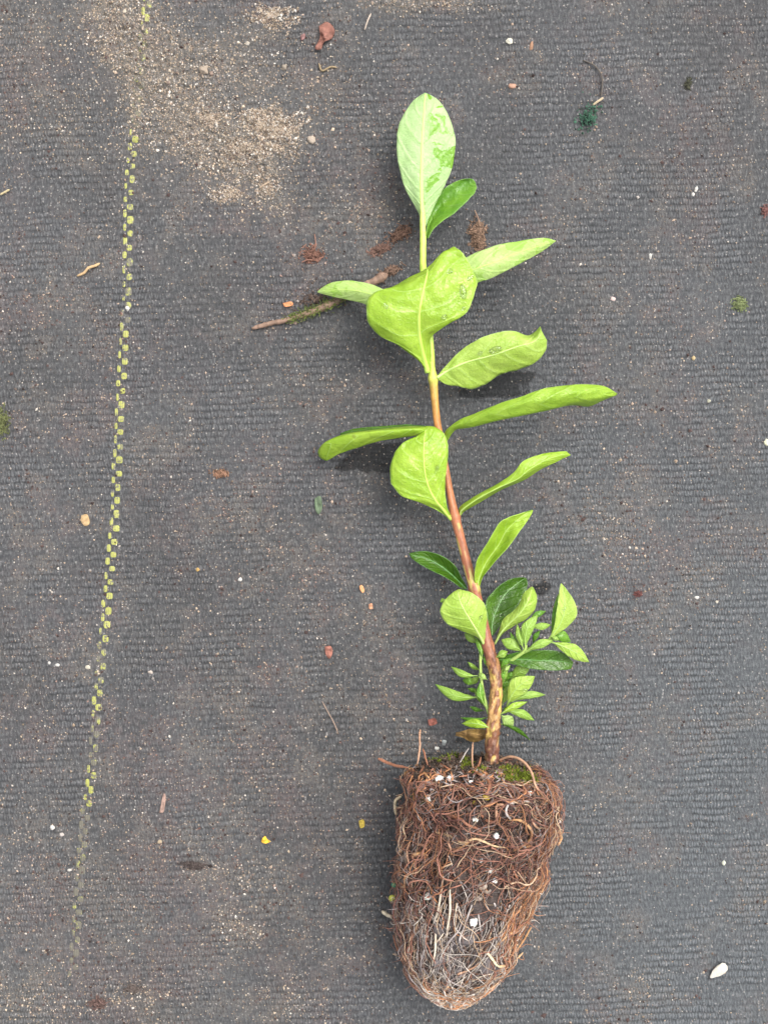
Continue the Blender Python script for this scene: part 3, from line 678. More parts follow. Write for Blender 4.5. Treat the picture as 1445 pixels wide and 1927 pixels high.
# topmost leaf, downy underside up
make_leaf(S3([(791, 420, 13, 795, 418, 14, 800, 428, 13), (788, 402, 14, 794.5, 400, 15, 810, 405, 14), (777, 382, 15, 793.5, 378, 16, 824, 372, 14.5), (763, 355, 16, 792.5, 350, 17, 839, 343, 15.5), (751, 321, 17, 793, 314, 18, 852, 306, 17), (746, 276, 18, 794.5, 268, 19, 856, 262, 18),
    (753, 231, 18, 797, 226, 19, 847, 222, 18), (772, 195, 17, 799, 194, 18, 826, 190, 17), (788, 180, 16, 800, 179, 17, 812, 179, 16), (799, 174, 16, 800, 173.5, 16, 801, 174, 16)]),
    'apex', 'mid', cup=-.6, rib=9, ribcol=(.56, .70, .20), label='topmost upright pale leaf with wet green patches', nveins=8, ripple=.25)
# small leaf tucked behind it, upper face showing with pale rim
make_leaf([[(802, 448, 13), (803, 446, 13), (804, 447, 14), (805, 448, 14.5)], [(804, 425, 11), (808, 424, 10), (812, 424, 11.5), (815, 430, 13.5)], [(806, 400, 11), (816, 402, 9.5), (827, 405, 11), (835, 413, 13.5)], [(818, 372, 11.5), (832, 380, 9.5), (845, 388, 11), (855, 400, 13.5)],
    [(840, 351, 12), (852, 358, 10.5), (862, 370, 11), (874, 382, 13.5)], [(866, 338, 12), (876, 343, 11), (884, 355, 11.5), (890, 366, 13)], [(884, 335, 12), (890, 337, 12), (894, 342, 12), (897, 352, 12.5)]],
    'mid', 'apex', rib=0, quilt=.2, label='small folded leaf beside the topmost leaf')
# left and right leaves behind the big front leaf
make_leaf(S3([(800, 612, 15, 800, 616, 15.5, 800, 620, 15), (768, 577, 15, 768, 588, 16, 762, 604, 14), (730, 549, 14, 729, 566, 15.5, 722, 588, 12.5), (690, 532, 12, 690, 551, 13.5, 688, 573, 11), (650, 527.5, 10, 652, 545, 11.5, 652, 564, 9.5), (617, 534, 8, 620, 546, 9, 622, 557, 8), (597, 548, 6.5, 597, 549, 6.5, 598, 550, 6.5)]),
    'pale', 'mid', rib=4, label='pale leaf pointing left from behind the big front leaf')
make_leaf(S3([(806, 596, 16, 808, 600, 16, 810, 604, 16), (845, 512, 18, 850, 542, 20, 862, 562, 18), (885, 480, 20, 886, 510, 22, 896, 534, 20), (925, 464, 20, 928, 494, 22.5, 932, 520, 20), (975, 453, 18, 974, 475, 20, 975, 498, 18.5), (1022, 447, 15, 1020, 461, 16, 1016, 475, 15), (1046, 452, 12, 1046, 453, 12, 1045, 454, 12)]),
    'pale', 'mid', rib=4, label='long pale leaf pointing right from behind the big front leaf')
# big front leaf, arched to the camera with its tip folded back
make_leaf([[(799, 698, 16), (802, 700, 17.5), (805, 701, 18), (808, 699, 17.5), (811, 694, 16)], [(790, 681, 19), (793, 680, 21), (798, 674, 22), (804, 668, 21), (811, 656, 19)], [(752, 652, 25), (771, 655, 28), (790.5, 640, 29), (801, 634, 28), (812, 634, 25)], [(711, 629, 29), (750, 630, 33.5), (788, 612, 34), (815, 614, 33), (845, 609, 29)],
    [(693, 597, 31), (740, 600, 37), (789, 585, 38), (835, 592, 37.5), (884, 584, 32)], [(692, 566, 31), (742, 573, 38), (794, 557, 39), (842, 560, 39), (896, 549, 34)], [(704, 551, 30), (748, 555, 37), (799, 535, 39), (843, 520, 39.5), (893, 516, 35)], [(720, 544, 28), (760, 538, 35), (803, 517, 37.5), (838, 490, 38), (879, 489, 35)],
    [(735, 540, 25), (768, 528, 31), (804, 507, 34), (834, 474, 35), (862, 471, 33)], [(745, 536, 21), (770, 521, 26), (800, 506, 28), (826, 482, 28), (848, 466, 29)], [(748, 538, 18), (768, 524, 20), (790, 514, 21), (806, 505, 21), (820, 498, 21)]],
    'lime', 'mid', rib=9, ribcol=(.44, .62, .10), quilt=.55, ripple=1.5, relief=.45, zs=.6, nu=72, nvv=30, label='largest lime green leaf facing front with folded tip')
make_leaf(S3([(822, 708, 16, 822, 711, 16.5, 823, 714, 16), (836, 691, 16, 840, 699, 16, 840, 723, 14), (852, 674, 17, 857, 690, 17, 862, 728, 13), (875, 653, 18, 882, 680, 17, 888, 732, 12), (907, 634, 19, 913, 672, 18, 914, 722, 12), (938, 624, 19.5, 943, 663, 19, 940, 705, 13), (968, 622, 19, 973, 652, 19, 976, 696, 13.5), (993, 631, 15, 999, 645, 18, 1006, 682, 14.5), (1008, 622, 15, 1012, 636, 18, 1026, 659, 15.5), (1016, 614, 16, 1020, 624, 17.5, 1029, 640, 16.5)]),
    'soft', 'dark', rib=5, ribcol=(.44,.60,.17), quilt=.5, ripple=.5, label='wavy leaf with water drop and curled tip, right of the node')
# longest leaf
make_leaf([[(834, 818, 14), (835, 822, 15), (837, 826, 15), (839, 829, 14), (841, 831, 13)], [(842, 806, 17), (845, 807, 18), (849, 809, 18), (852, 810, 17), (855, 811, 16)], [(866, 789, 20), (868, 796, 21), (870, 802, 20), (872, 806, 18), (872, 805, 17)], [(888, 780, 22), (889, 787, 23), (890, 795, 22.5), (890, 803, 20), (889, 803, 16)],
    [(936, 760, 26), (937, 769, 27.5), (938, 778, 27), (938, 791, 24), (936, 789, 18)], [(981, 746, 29), (983, 757, 30), (985, 767, 29), (986, 781, 26), (984, 778, 19)], [(1025, 731, 30), (1029, 745, 31), (1032, 757, 30), (1035, 771, 26), (1034, 768, 19)], [(1065, 725, 29), (1070, 738, 30), (1074, 748, 29), (1077, 759, 26), (1078, 763, 20)],
    [(1098, 723, 27), (1102, 735, 28), (1106, 745, 27), (1108, 754, 25), (1108, 765, 19)], [(1136, 726, 24), (1137, 733, 24.5), (1138, 741, 24), (1139, 748, 23), (1136, 753, 20)], [(1161, 740, 20), (1161, 741, 20), (1161, 742, 20), (1160, 743, 20), (1159, 744, 20)]],
    'lime_spot', 'soft', rib=0, quilt=.4, label='longest narrow leaf reaching far right', nveins=9)
# left drooping leaf: strip of dark upper face along its top edge
make_leaf([[(822, 804, 13), (822, 806, 14), (822, 808, 14.5), (822, 810, 14)], [(798, 802, 16), (797, 804, 20), (796, 810, 21), (797, 818, 19)], [(770, 802, 17), (772, 806, 22), (772, 812, 22), (773, 821, 19)], [(744, 804, 17), (746, 807.5, 22), (748, 815, 22), (750, 824, 19)], [(690, 810, 14), (694, 812, 20), (701, 821, 20), (708, 831, 17)],
    [(645, 817, 11), (648, 819, 16.5), (657, 831, 17), (667, 844, 14)], [(613, 831, 8), (614, 832, 13), (624, 844, 13), (636, 855, 11)], [(599, 846, 5), (600, 848, 9), (606, 857, 9), (618, 866, 8)], [(599, 857, 4), (601, 860, 6), (606, 864, 6.5), (613, 867, 6)]],
    'lime', 'dark', rib=0, quilt=.3, label='drooping leaf pointing left above the wet patch')
make_leaf([[(815, 802, 13), (814, 803, 13), (813, 804, 13)], [(770, 799, 12), (768, 803, 12), (766, 806, 12)], [(725, 801, 11), (723, 806, 11), (720, 810, 11)], [(670, 806, 9), (668, 811, 9), (666, 815, 9)], [(640, 815, 8), (640, 817, 8), (640, 819, 8)]], 'dark', 'lime', rib=0, quilt=.1, label='dark upper edge of a leaf half hidden behind the drooping leaf')
# front leaf of the third node
make_leaf(S3([(847, 979, 15, 849, 978, 16, 852, 976, 15), (828, 963, 18, 836, 962, 19.5, 842, 958, 18), (792, 947, 20, 820, 943, 23, 838.5, 934, 20.5), (755, 933, 21, 808, 921, 25, 837, 910, 22), (737, 909, 22, 801, 898, 27, 840, 888, 23), (734, 878, 23, 797.5, 872, 28, 843, 857, 24), (742, 850, 23, 797, 848, 28, 841, 833, 24),
    (762, 831, 22, 798, 828, 27, 833, 814, 23), (788, 818, 21, 800, 812, 25, 820, 804, 22), (794, 806, 19, 801, 802, 22, 809, 801, 21)]),
    'lime', 'mid', rib=6, ribcol=(.44, .62, .10), quilt=.5, ripple=1.2, relief=.5, zs=.7, label='broad lime leaf lying over the middle of the stem')
make_leaf([[(864, 969, 14), (866, 970, 15), (869, 968, 14)], [(866, 953, 15), (869, 960, 17), (875, 962, 15)], [(896, 932, 19), (900, 938, 21), (906, 944, 18)], [(936, 910, 22), (940, 917, 24), (946, 921, 20)], [(966, 889, 25), (974, 901, 25), (988, 903, 21)], [(984, 868, 26), (995, 884, 26), (1015, 885, 22)], [(1016, 855, 25), (1026, 866, 25), (1044, 871, 22)], [(1045, 850, 23), (1052, 857, 23), (1060, 863, 21)], [(1066, 849, 21), (1070, 853, 20.5), (1074, 856, 20)]],
    'lime', 'mid', rib=3, label='narrow folded leaf right of the stem, below the longest leaf')
make_leaf([[(895, 1114, 16), (897.5, 1115, 17), (901, 1113, 16)], [(893, 1086, 20), (901, 1090, 18), (909, 1085, 19)], [(899, 1052, 24), (915, 1058, 20), (931, 1057, 23)], [(922, 1015, 27), (937, 1027, 22), (955, 1031, 26)], [(940, 985, 28), (952, 1000, 24), (971, 1009, 27)], [(957, 974, 28), (968, 983, 25), (985, 991, 26)], [(982, 966, 26), (987, 968, 25), (997, 974, 25)], [(1000, 960, 24), (1002, 960, 24), (1003, 961, 24)]],
    'lime', 'mid', rib=3, ripple=.7, label='upright channelled leaf right of the stem above the dark leaf')
make_leaf(S3([(878, 1104, 14, 877, 1108, 14, 873, 1110, 14), (869, 1089, 13, 862, 1093, 11.5, 855, 1097, 13), (858, 1068, 12.5, 846, 1078, 10, 834, 1084, 12.5), (838, 1050, 11.5, 826, 1063, 9, 812, 1074, 12), (808, 1039, 10, 800, 1050, 8.5, 791, 1062, 10.5), (782, 1039, 9, 778, 1045, 8.5, 776, 1052, 9), (770, 1042, 8, 770, 1043, 8, 771, 1045, 8)]),
    'dark', 'soft', rib=3, ribcol=(.12, .30, .07), label='dark glossy leaf pointing left, halfway down the stem')
# dark large leaf behind pale leaf
make_leaf(S3([(925, 1196, 16, 926, 1196, 16, 929, 1193, 16), (917, 1162, 15, 927, 1169, 14, 944, 1174, 15), (915, 1132, 14, 937, 1142, 12, 967, 1148, 14), (932, 1109, 13, 949, 1120, 11, 981, 1128, 13), (955, 1092, 12, 967, 1103, 10.5, 990, 1108, 12), (978, 1087, 11, 982, 1092, 10, 992, 1095, 11), (989, 1087, 10, 990, 1088, 10, 991, 1089, 10)]),
    'dark', 'soft', rib=2.2, ribcol=(.22, .42, .14), ripple=.2, quilt=.15, label='large dark green upright leaf among the lower shoots')
make_leaf(S3([(929, 1212, 17, 931, 1213, 18, 934, 1211, 17), (939, 1188, 20, 942, 1192, 21, 946, 1193, 20), (947, 1165, 22, 957, 1175, 23, 966, 1179, 22), (967, 1148, 24, 975, 1158, 25.5, 989, 1166, 24), (978, 1134, 25, 988, 1141, 27, 1005, 1149, 25), (985, 1117, 25, 996, 1124, 27, 1011, 1127, 25), (994, 1108, 24, 1000, 1111, 25, 1007, 1113, 24), (1001, 1104, 23, 1002, 1104.5, 23, 1003, 1105, 23)]),
    'soft', 'mid', rib=3.5, ribcol=(.44,.60,.17), label='pale spoon shaped leaf in front of the dark leaf', bite=None)
make_leaf(S3([(908, 1213, 19.5, 911, 1213, 20.5, 914, 1211, 19.5), (896, 1199, 22, 903, 1198, 23, 913.5, 1190, 22), (866, 1186, 24, 892, 1179, 26, 917, 1160, 24.5), (840, 1173, 25, 881, 1161, 27.5, 914, 1140, 26), (828, 1152, 26, 871, 1144, 28.5, 902, 1126, 27), (834, 1133, 26, 865, 1130, 28, 888, 1116, 27), (849, 1117, 26, 862, 1117, 27, 873, 1111, 26), (860, 1110, 25, 863, 1109, 25, 866, 1109, 25)]),
    'soft', 'mid', rib=5, ribcol=(.44,.60,.17), quilt=.3, label='broad oval pale leaf across the stem left of the dark leaf')
# dark horizontal leaf
make_leaf(S3([(928, 1240, 19, 928, 1243, 19, 929, 1246, 19), (945, 1235, 21, 946, 1241, 20.5, 948, 1246, 21), (975, 1228, 23, 978, 1241, 22, 979, 1254, 23), (1010, 1224, 24, 1012, 1243, 22.5, 1010, 1260, 23.5), (1045, 1225, 23.5, 1047, 1244, 22, 1044, 1262, 23), (1066, 1233, 22.5, 1067, 1247, 21.5, 1062, 1261, 22), (1078, 1246, 21, 1078, 1250, 21, 1074, 1259, 21)]),
    'dark', 'soft', rib=3, ribcol=(.10, .26, .05), ripple=.2, label='dark green leaf lying horizontally right of the lower stem')

# ---- side shoots: a green stalk with its small leaves
def shoot(pts, rad, col=(.36, .50, .12)):
    A = Acc(); p = PA(catmull(np.array(pts, float), 40)); tube(A, p, np.interp(np.linspace(0, 1, 40), [0, 1], [rad, rad*.6])*PX, 8, np.array(col))
    return A.build('side_shoot', M['stem'], plant)
def small(parent, b, t, wd, z0, z1, mat='young', back='mid', bend=0., asym=1., zmid=1.5, cup=-.6, rib=1.6, label=None, wl=None, fold=0):
    bx, by = b; tx, ty = t; dx, dy = tx-bx, ty-by; L = math.hypot(dx, dy); nxx, nyy = dy/L, -dx/L
    prof = [(0, .10), (.12, .18), (.3, .60), (.5, .94), (.66, .92), (.82, .62), (.93, .28), (1, .03)]
    st = []
    for u, pw in prof:
        off = bend*math.sin(math.pi*u)*L
        cx, cy = bx+dx*u+nxx*off, by+dy*u+nyy*off; z = z0+(z1-z0)*u+zmid*math.sin(math.pi*u); h = wd/2*pw
        st.append([(cx+nxx*h*asym, cy+nyy*h*asym, z-fold*pw), (cx, cy, z+.2), (cx-nxx*h*(2-asym), cy-nyy*h*(2-asym), z-fold*pw)])
    return make_leaf(st, mat, back, cup=cup*.5, quilt=.12, ripple=.25, nu=26, nvv=12, rib=rib, ribcol=(.34,.50,.13), parent=parent, label=label, nveins=5, thick=.0002)
s1 = shoot([(932, 1250, 17), (950, 1244, 19), (975, 1232, 22), (1000, 1220, 24), (1020, 1208, 25), (1038, 1204, 25)], 4.5)
small(s1, (1031, 1206), (1056, 1098), 40, 25, 27, 'soft', 'mid', bend=-.16, asym=.75, label='upright sickle shaped leaf at the end of the right shoot', rib=3, cup=1.5)
small(s1, (1036, 1204), (1050, 1118), 14, 23, 24, 'mid', 'young', bend=-.02, rib=0)
small(s1, (1036, 1208), (1108, 1246), 27, 25, 24, 'soft', 'mid', bend=.05, rib=2.6)
small(s1, (1038, 1203), (1074, 1208), 22, 24, 22, 'mid', 'soft', bend=.22, rib=0)
small(s1, (988, 1227), (1042, 1205), 17, 24.5, 26, 'young', 'mid', bend=.05)
small(s1, (1036, 1199), (1052, 1204), 9, 26, 26, 'pale', 'mid', rib=0)
s2 = shoot([(930, 1262, 16), (948, 1252, 19), (970, 1238, 22), (986, 1226, 24), (990, 1215, 25)], 4)
small(s2, (989, 1224), (1012, 1156), 24, 24, 26, 'young', 'mid', bend=.14, rib=2)
small(s2, (996, 1178), (1037, 1176), 14, 25, 25, 'young', 'mid', bend=-.05, rib=0)
small(s2, (995, 1170), (1027, 1150), 12, 24, 25, 'mid', 'young', bend=.08, rib=0)
small(s2, (986, 1224), (973, 1175), 13, 24, 24, 'young', 'mid', bend=.04)
small(s2, (984, 1228), (943, 1204), 24, 22, 21, 'young', 'mid', bend=-.06)
small(s2, (984, 1192), (990, 1168), 12, 22, 22, 'mid', 'young', rib=0)
small(s2, (932, 1238), (955, 1226), 15, 21, 22, 'young', 'mid')
small(s2, (958, 1282), (997, 1256), 24, 16, 19, 'young', 'mid', bend=.08)
s3 = shoot([(934, 1330, 20), (941, 1310, 19), (942, 1285, 18), (946, 1262, 18), (952, 1250, 18)], 3.5)
small(s3, (953, 1330), (1006, 1273), 37, 20, 24, 'soft', 'mid', bend=.12, rib=2.5)
small(s3, (962, 1322), (1026, 1308), 15, 17, 16, 'young', 'mid', bend=.10)
small(s3, (938, 1347), (992, 1321), 14, 22, 23, 'lime', 'mid', bend=.05, rib=2)
small(s3, (950, 1338), (1005, 1356), 17, 18, 15, 'young', 'mid', bend=.08)
small(s3, (943, 1346), (966, 1366), 24, 18, 14, 'pale', 'mid', label='small round pale leaf with holes')
small(s3, (940, 1362), (997, 1393), 9, 18, 10, 'dark', 'young', bend=.08, rib=0)
small(s3, (941, 1300), (955, 1250), 16, 17, 19, 'young', 'mid', bend=.05)
small(s3, (941, 1300), (966, 1278), 20, 14, 14, 'mid', 'young', bend=.1, rib=0)
small(s3, (945, 1328), (957, 1290), 17, 14, 15, 'young', 'mid')
small(s3, (944, 1270), (960, 1252), 8, 20, 22, 'pale', 'mid', rib=0)
small(s3, (944, 1335), (975, 1330), 13, 14, 13, 'mid', 'young', rib=0)
s4 = shoot([(921, 1345, 22), (913, 1320, 20), (906, 1285, 19), (904, 1250, 19), (904, 1222, 19)], 3.5)
small(s4, (899, 1272), (849, 1255), 14, 18, 15, 'young', 'mid', bend=.12)
small(s4, (904, 1312), (819, 1288), 20, 18, 12, 'young', 'mid', bend=.12)
small(s4, (886, 1308), (866, 1316), 13, 13, 10, 'young', 'mid', rib=0)
small(s4, (914, 1332), (904, 1283), 15, 20, 21, 'mid', 'young', bend=.1, rib=2, label='upright green leaf hugging the stem')
small(s4, (907, 1242), (895, 1200), 13, 19, 18, 'mid', 'young', bend=-.08)
small(s4, (900, 1212), (874, 1192), 16, 15, 13, 'young', 'mid')
small(s4, (836, 1136), (831, 1126), 11, 22, 22, 'young', 'mid', rib=0)
small(s4, (898, 1284), (870, 1280), 16, 15, 13, 'mid', 'young', rib=0)
small(s4, (904, 1272), (884, 1288), 13, 17, 14, 'young', 'mid', rib=0)
small(s4, (917, 1280), (900, 1268), 12, 21, 21, 'pale', 'mid', rib=0)
small(s4, (925, 1372), (869, 1362), 18, 25, 21, 'lime', 'mid', bend=-.08, rib=2.4, label='bright green leaf lowest on the left, above the root plug')
for b_, t_, w_, z_ in [((938, 1262), (962, 1238), 11, 19), ((940, 1290), (978, 1262), 12, 15), ((941, 1318), (975, 1296), 11, 14), ((940, 1310), (962, 1312), 10, 12), ((905, 1262), (880, 1246), 9, 13), ((906, 1300), (880, 1296), 9, 12), ((912, 1338), (884, 1330), 9, 12), ((982, 1222), (960, 1190), 11, 20), ((1002, 1214), (1016, 1186), 10, 22), ((906, 1232), (918, 1256), 9, 18), ((944, 1290), (950, 1262), 9, 20)]:
    small(s3 if b_[0] > 925 else s4, b_, t_, w_, z_, z_+2, 'young' if b_[0] % 2 else 'mid', 'mid', bend=.07, rib=0)
small(s4, (918, 1350), (867, 1351), 10, 20, 16, 'mid', 'young', bend=.10, rib=0)
small(s4, (912, 1330), (893, 1300), 10, 16, 16, 'young', 'mid', rib=0)
# withered leaf
A = Acc()
fl_ = make_leaf([[(915, 1374, 19), (916, 1382, 20), (916, 1388, 19)], [(900, 1373, 18), (901, 1384, 20), (900, 1396, 17)], [(884, 1372, 17), (884, 1382, 19), (886, 1396, 15)], [(870, 1376, 16), (872, 1381, 17), (870, 1388, 15)], [(857, 1379, 13), (858, 1382, 14), (856, 1385, 13)]], 'dry', 'dry', rib=0, ripple=1.5, quilt=.5, name='withered_leaf', label='curled brown dead leaf at the foot of the stem')
cd = fl_.data.color_attributes['Col'].data
for i, dt in enumerate(cd):
    q = fl_.data.vertices[i].co; k_ = vnoise(q.x*400, q.y*400, 3); dt.color = (.20+.25*k_, .12+.16*k_, .05+.04*k_, 1)

# ------------------------------------------------------------ root plug
PY = np.array([1450, 1462, 1480, 1510, 1560, 1600, 1650, 1700, 1750, 1790, 1820, 1845, 1865, 1878, 1886, 1890], float)
PL = np.array([772, 762, 758, 755, 757, 752, 746, 742, 740, 746, 758, 775, 797, 818, 838, 850], float)
PR = np.array([1018, 1036, 1044, 1047, 1042, 1034, 1021, 1005, 989, 974, 955, 935, 912, 893, 872, 856], float)
zc_ = np.interp(PY, [1450, 1890], [23, 17])
kk = (CH-zc_*.001)/CH
cxr = ((PL+PR)/2-722.5)*PX*kk; ar = (PR-PL)/2*PX*kk; yr_ = -(PY-963.5)*PX*kk
bz = np.minimum(ar*.82, zc_*.001*1.0); bz[:3] = [.0195, .0215, .0225]
TT = np.linspace(0, 1, len(PY))
dist = np.concatenate([[0], np.cumsum(np.hypot(np.diff(yr_), np.diff(ar)))]); TT = dist/dist[-1]
def plug_pt(t, ph, off=0.):
    t = np.clip(np.asarray(t, float), 0, 1); ph = np.asarray(ph, float)
    cx = np.interp(t, TT, cxr); a = np.interp(t, TT, ar); b = np.interp(t, TT, bz); zc = np.interp(t, TT, zc_)*.001; y = np.interp(t, TT, yr_)
    c, s = np.cos(ph), np.sin(ph); ex = .82
    ux = np.sign(c)*abs(c)**ex; uz = np.sign(s)*abs(s)**ex
    endk = sstep(.80, 1.0, t)
    y = y-np.asarray(off)*endk*.8
    return np.stack([cx+(a+off)*ux, y, np.maximum(zc+(b+off)*uz, .0002)], -1)
def rough_off(t, p):
    t = np.asarray(t, float); p = np.asarray(p, float)
    return (fbm(t*9+4, np.cos(p)*3+np.sin(p)*2+20, 90, 3)-.74)*.0068*sstep(1.0, .86, t)
nt_, nph = 150, 190
t_ = np.linspace(0, 1, nt_)[:, None]; ph = np.linspace(0, 2*math.pi, nph, endpoint=False)[None]
tt, pp = np.broadcast_arrays(t_, ph)
nz_ = fbm(tt*26+3, np.cos(pp)*9+np.sin(pp)*6+20, 30)+.5*fbm(tt*9, np.sin(pp)*4+np.cos(pp)*5+30, 33)
offs = ((nz_-.85)*.0085-.0012)*(.25+.75*sstep(1.0, .9, tt))+rough_off(tt, pp)
pv = plug_pt(tt, pp, offs)
A = Acc(); q = (np.arange(nt_-1)[:, None]*nph+np.arange(nph)[None]); q2 = (np.arange(nt_-1)[:, None]*nph+(np.arange(nph)[None]+1) % nph)
F = np.stack([q, q+nph, q2+nph, q2], -1).reshape(-1, 4)
cl = np.array([.060, .044, .038])*(.45+1.3*fbm(tt*60, pp*20, 36))[..., None]
lowp = sstep(.40, .62, tt)[..., None]*np.clip(np.sin(pp), 0, 1)[..., None]; cl = cl*(1-lowp)+lowp*np.array([.15, .13, .128])*(.5+1.0*fbm(tt*60, pp*22, 38))[..., None]
A.add(pv.reshape(-1, 3), F, cl.reshape(-1, 3))
# top face (the upper surface of the pot soil)
rings = 26; cen = pv[0].mean(0); fv = []
for r_ in range(1, rings+1):
    f_ = 1-r_/rings; rr = cen+(pv[0]-cen)*f_; bump_ = (fbm(rr[:, 0]*500+50, rr[:, 2]*500+50, 31)-.35)*.006*min(1, (1-f_)*4); rr = rr.copy(); rr[:, 1] += bump_+.001*math.sin(f_*3); fv.append(rr)
fv = np.array(fv); base0 = np.concatenate([pv[0][None], fv]).reshape(-1, 3)
qq = (np.arange(rings)[:, None]*nph+np.arange(nph)[None]); qq2 = (np.arange(rings)[:, None]*nph+(np.arange(nph)[None]+1) % nph)
A.add(base0, np.stack([qq, qq2, qq2+nph, qq+nph], -1).reshape(-1, 4), np.array([.05, .036, .028])*(.4+1.3*RNG.random((len(base0), 1))))
# crumbs of compost
n = 5200; tr = RNG.random(n); pr = RNG.random(n)*math.pi*1.3-.15*math.pi
grains(A, plug_pt(tr, pr, .0001+rough_off(tr, pr)-.0012*RNG.random(n)), RNG.gamma(4, .09, n)*.001+.0001, np.array([.075, .052, .042])*(.3+1.8*RNG.random((n, 1))), 1., 0)
n = 1500; idx = RNG.integers(0, len(base0), n); grains(A, base0[idx]+np.array([0, .0006, 0]), RNG.gamma(4, .1, n)*.001+.0001, np.array([.07, .048, .035])*(.3+1.8*RNG.random((n, 1))), 1., 0)
plug = A.build('root_plug', M['soil'], plant, smooth=False, label='tapered plug of dark compost held by roots')
plug_bvh = BVHTree.FromPolygons([tuple(p_) for p_ in A.v[0]]+[tuple(p_) for p_ in A.v[1]], [tuple(int(i) for i in f_) for f_ in A.f[0]]+[tuple(int(i) for i in f_) for f_ in A.f[1]])
def on_plug(x, y, up=0):
    g0 = gp(x, y); o_ = Vector((0, 0, CH)); d = (Vector(g0)-o_).normalized()
    h = plug_bvh.ray_cast(o_, d)
    pt = np.array(h[0]) if h[0] is not None else g0
    return pt+(np.array(o_)-pt)/np.linalg.norm(np.array(o_)-pt)*up

# fine root mat
A = Acc(); rn = np.random.default_rng(21)
cBR = np.array([.27, .125, .085]); cOR = np.array([.44, .20, .09]); cTAN = np.array([.48, .34, .22]); cPALE = np.array([.52, .46, .40]); cGR = np.array([.27, .23, .22]); cDK = np.array([.11, .045, .035])
def rootcol(t, p):
    side = math.cos(p)       # +1 right, -1 left
    r = rn.random()
    if t < .42: c = [cBR, cOR, cDK, cTAN, cGR][rn.choice(5, p=[.46, .14, .2, .10, .10])]
    elif t < .84:
        if side > .45: c = [cBR, cOR, cTAN, cPALE][rn.choice(4, p=[.3, .38, .2, .12])]
        elif side < -.7: c = [cBR, cDK, cTAN, cGR][rn.choice(4, p=[.4, .15, .2, .25])]
        else: c = [cPALE, cGR, cBR, cTAN][rn.choice(4, p=[.36, .34, .12, .18])]
    else: c = [cTAN, cPALE, cOR, cBR][rn.choice(4, p=[.38, .34, .14, .14])]
    return c*(.6+.65*rn.random())*(1.55 if t > .87 else 1)
def rand_root(t0, p0, L, dirn, r, wig, lift=.0012, col=None, k=5):
    n = max(6, int(L/.0022)); t, p = t0, p0; d = dirn; pts = []; h = rn.random()**1.5*lift-.0008
    for i in range(n):
        a = float(np.interp(t, TT, ar))+.004
        pts.append((t, p, h)); d += rn.normal()*wig; h = np.clip(h+rn.normal()*.0006, -.0016, lift)
        t += math.sin(d)*.0022/dist[-1]; p += math.cos(d)*.0022/a
        if t < 0.0 or t > .995: d = -d; t = np.clip(t, 0, .995)
    q = np.array(pts); P3 = plug_pt(q[:, 0], q[:, 1], q[:, 2]+.0002+rough_off(q[:, 0], q[:, 1])); P3 = catmull(P3, n*2)
    c = rootcol(t0, p0) if col is None else col
    tube(A, P3, r*np.linspace(1.1, .5, len(P3))*(1+.15*rn.random(len(P3))), k, c*(.85+.3*rn.random((len(P3), 1))))
for i in range(2700):
    t0 = rn.random()**.95; u_ = rn.random(); p0 = math.pi*(-.12+1.24*u_)
    mid_low = (.40 < t0 < .82) and abs(math.cos(p0)) < .6
    if mid_low and rn.random() < .62: continue
    if t0 < .42: dr = rn.choice([0, math.pi])+rn.normal()*.9; L = .012+.02*rn.random(); wg = .38
    elif t0 < .84: dr = math.pi/2*rn.choice([1, -1])+rn.normal()*(.45 if mid_low else .85); L = .012+.024*rn.random(); wg = .2 if mid_low else .3
    else: dr = rn.random()*6.28; L = .01+.016*rn.random(); wg = .34
    rand_root(t0, p0, L, dr, (.00005+.00025*rn.random()**4), wg, .0026 if t0 < .42 else .0014)
for i in range(620):
    rand_root(.80+.19*rn.random(), math.pi*(-.05+1.1*rn.random()), .007+.012*rn.random(), rn.random()*6.28, .00007+.00016*rn.random()**2, .36, .0014, [cTAN, cPALE, cPALE, cOR][rn.choice(4)]*(.8+.5*rn.random()))
for i in range(150):
    rand_root(.42+.38*rn.random(), math.pi*(.25+.6*rn.random()), .009+.022*rn.random(), math.pi/2+rn.normal()*.45, .00006+.00012*rn.random()**2, .16, .0012, [cPALE, cGR, cTAN][rn.choice(3, p=[.5, .35, .15])]*(.8+.4*rn.random()))
for i in range(170): # hairs that stand off the rim and sides
    t0 = rn.random()*.98; p0 = rn.choice([0, math.pi])+rn.normal()*.25; s = plug_pt(t0, p0, .0); o_ = s-np.array([float(np.interp(t0, TT, cxr)), s[1], s[2]]); o_ = o_/(np.linalg.norm(o_)+1e-9)
    L = .0008+.0025*rn.random(); q = np.array([s, s+o_*L*.5+rn.normal(size=3)*.0006, s+o_*L+rn.normal(size=3)*.0014]); tube(A, catmull(q, 7), np.linspace(.00014, .00005, 7), 4, rootcol(t0, p0))
for i in range(240): # roots crossing the upper face
    x0 = rn.uniform(770, 1035); y0 = rn.uniform(1425, 1492); pts = []; d = rn.random()*6.28
    for j in range(7): pts.append(on_plug(x0, y0, .0005+.001*rn.random())); x0 += math.cos(d)*7; y0 += math.sin(d)*6; d += rn.normal()*.5
    pts = np.array(pts)
    if (pts[:, 2] < .004).any() or np.abs(np.diff(pts, axis=0)).max() > .008: continue
    tube(A, catmull(pts, 14), .00012+.0002*rn.random(), 5, [cBR, cDK, cOR, cGR][rn.choice(4)]*(.7+.6*rn.random()))
A.build('root_mat', M['root'], plug, kind='stuff', label='mat of fine reddish brown and pale rootlets')

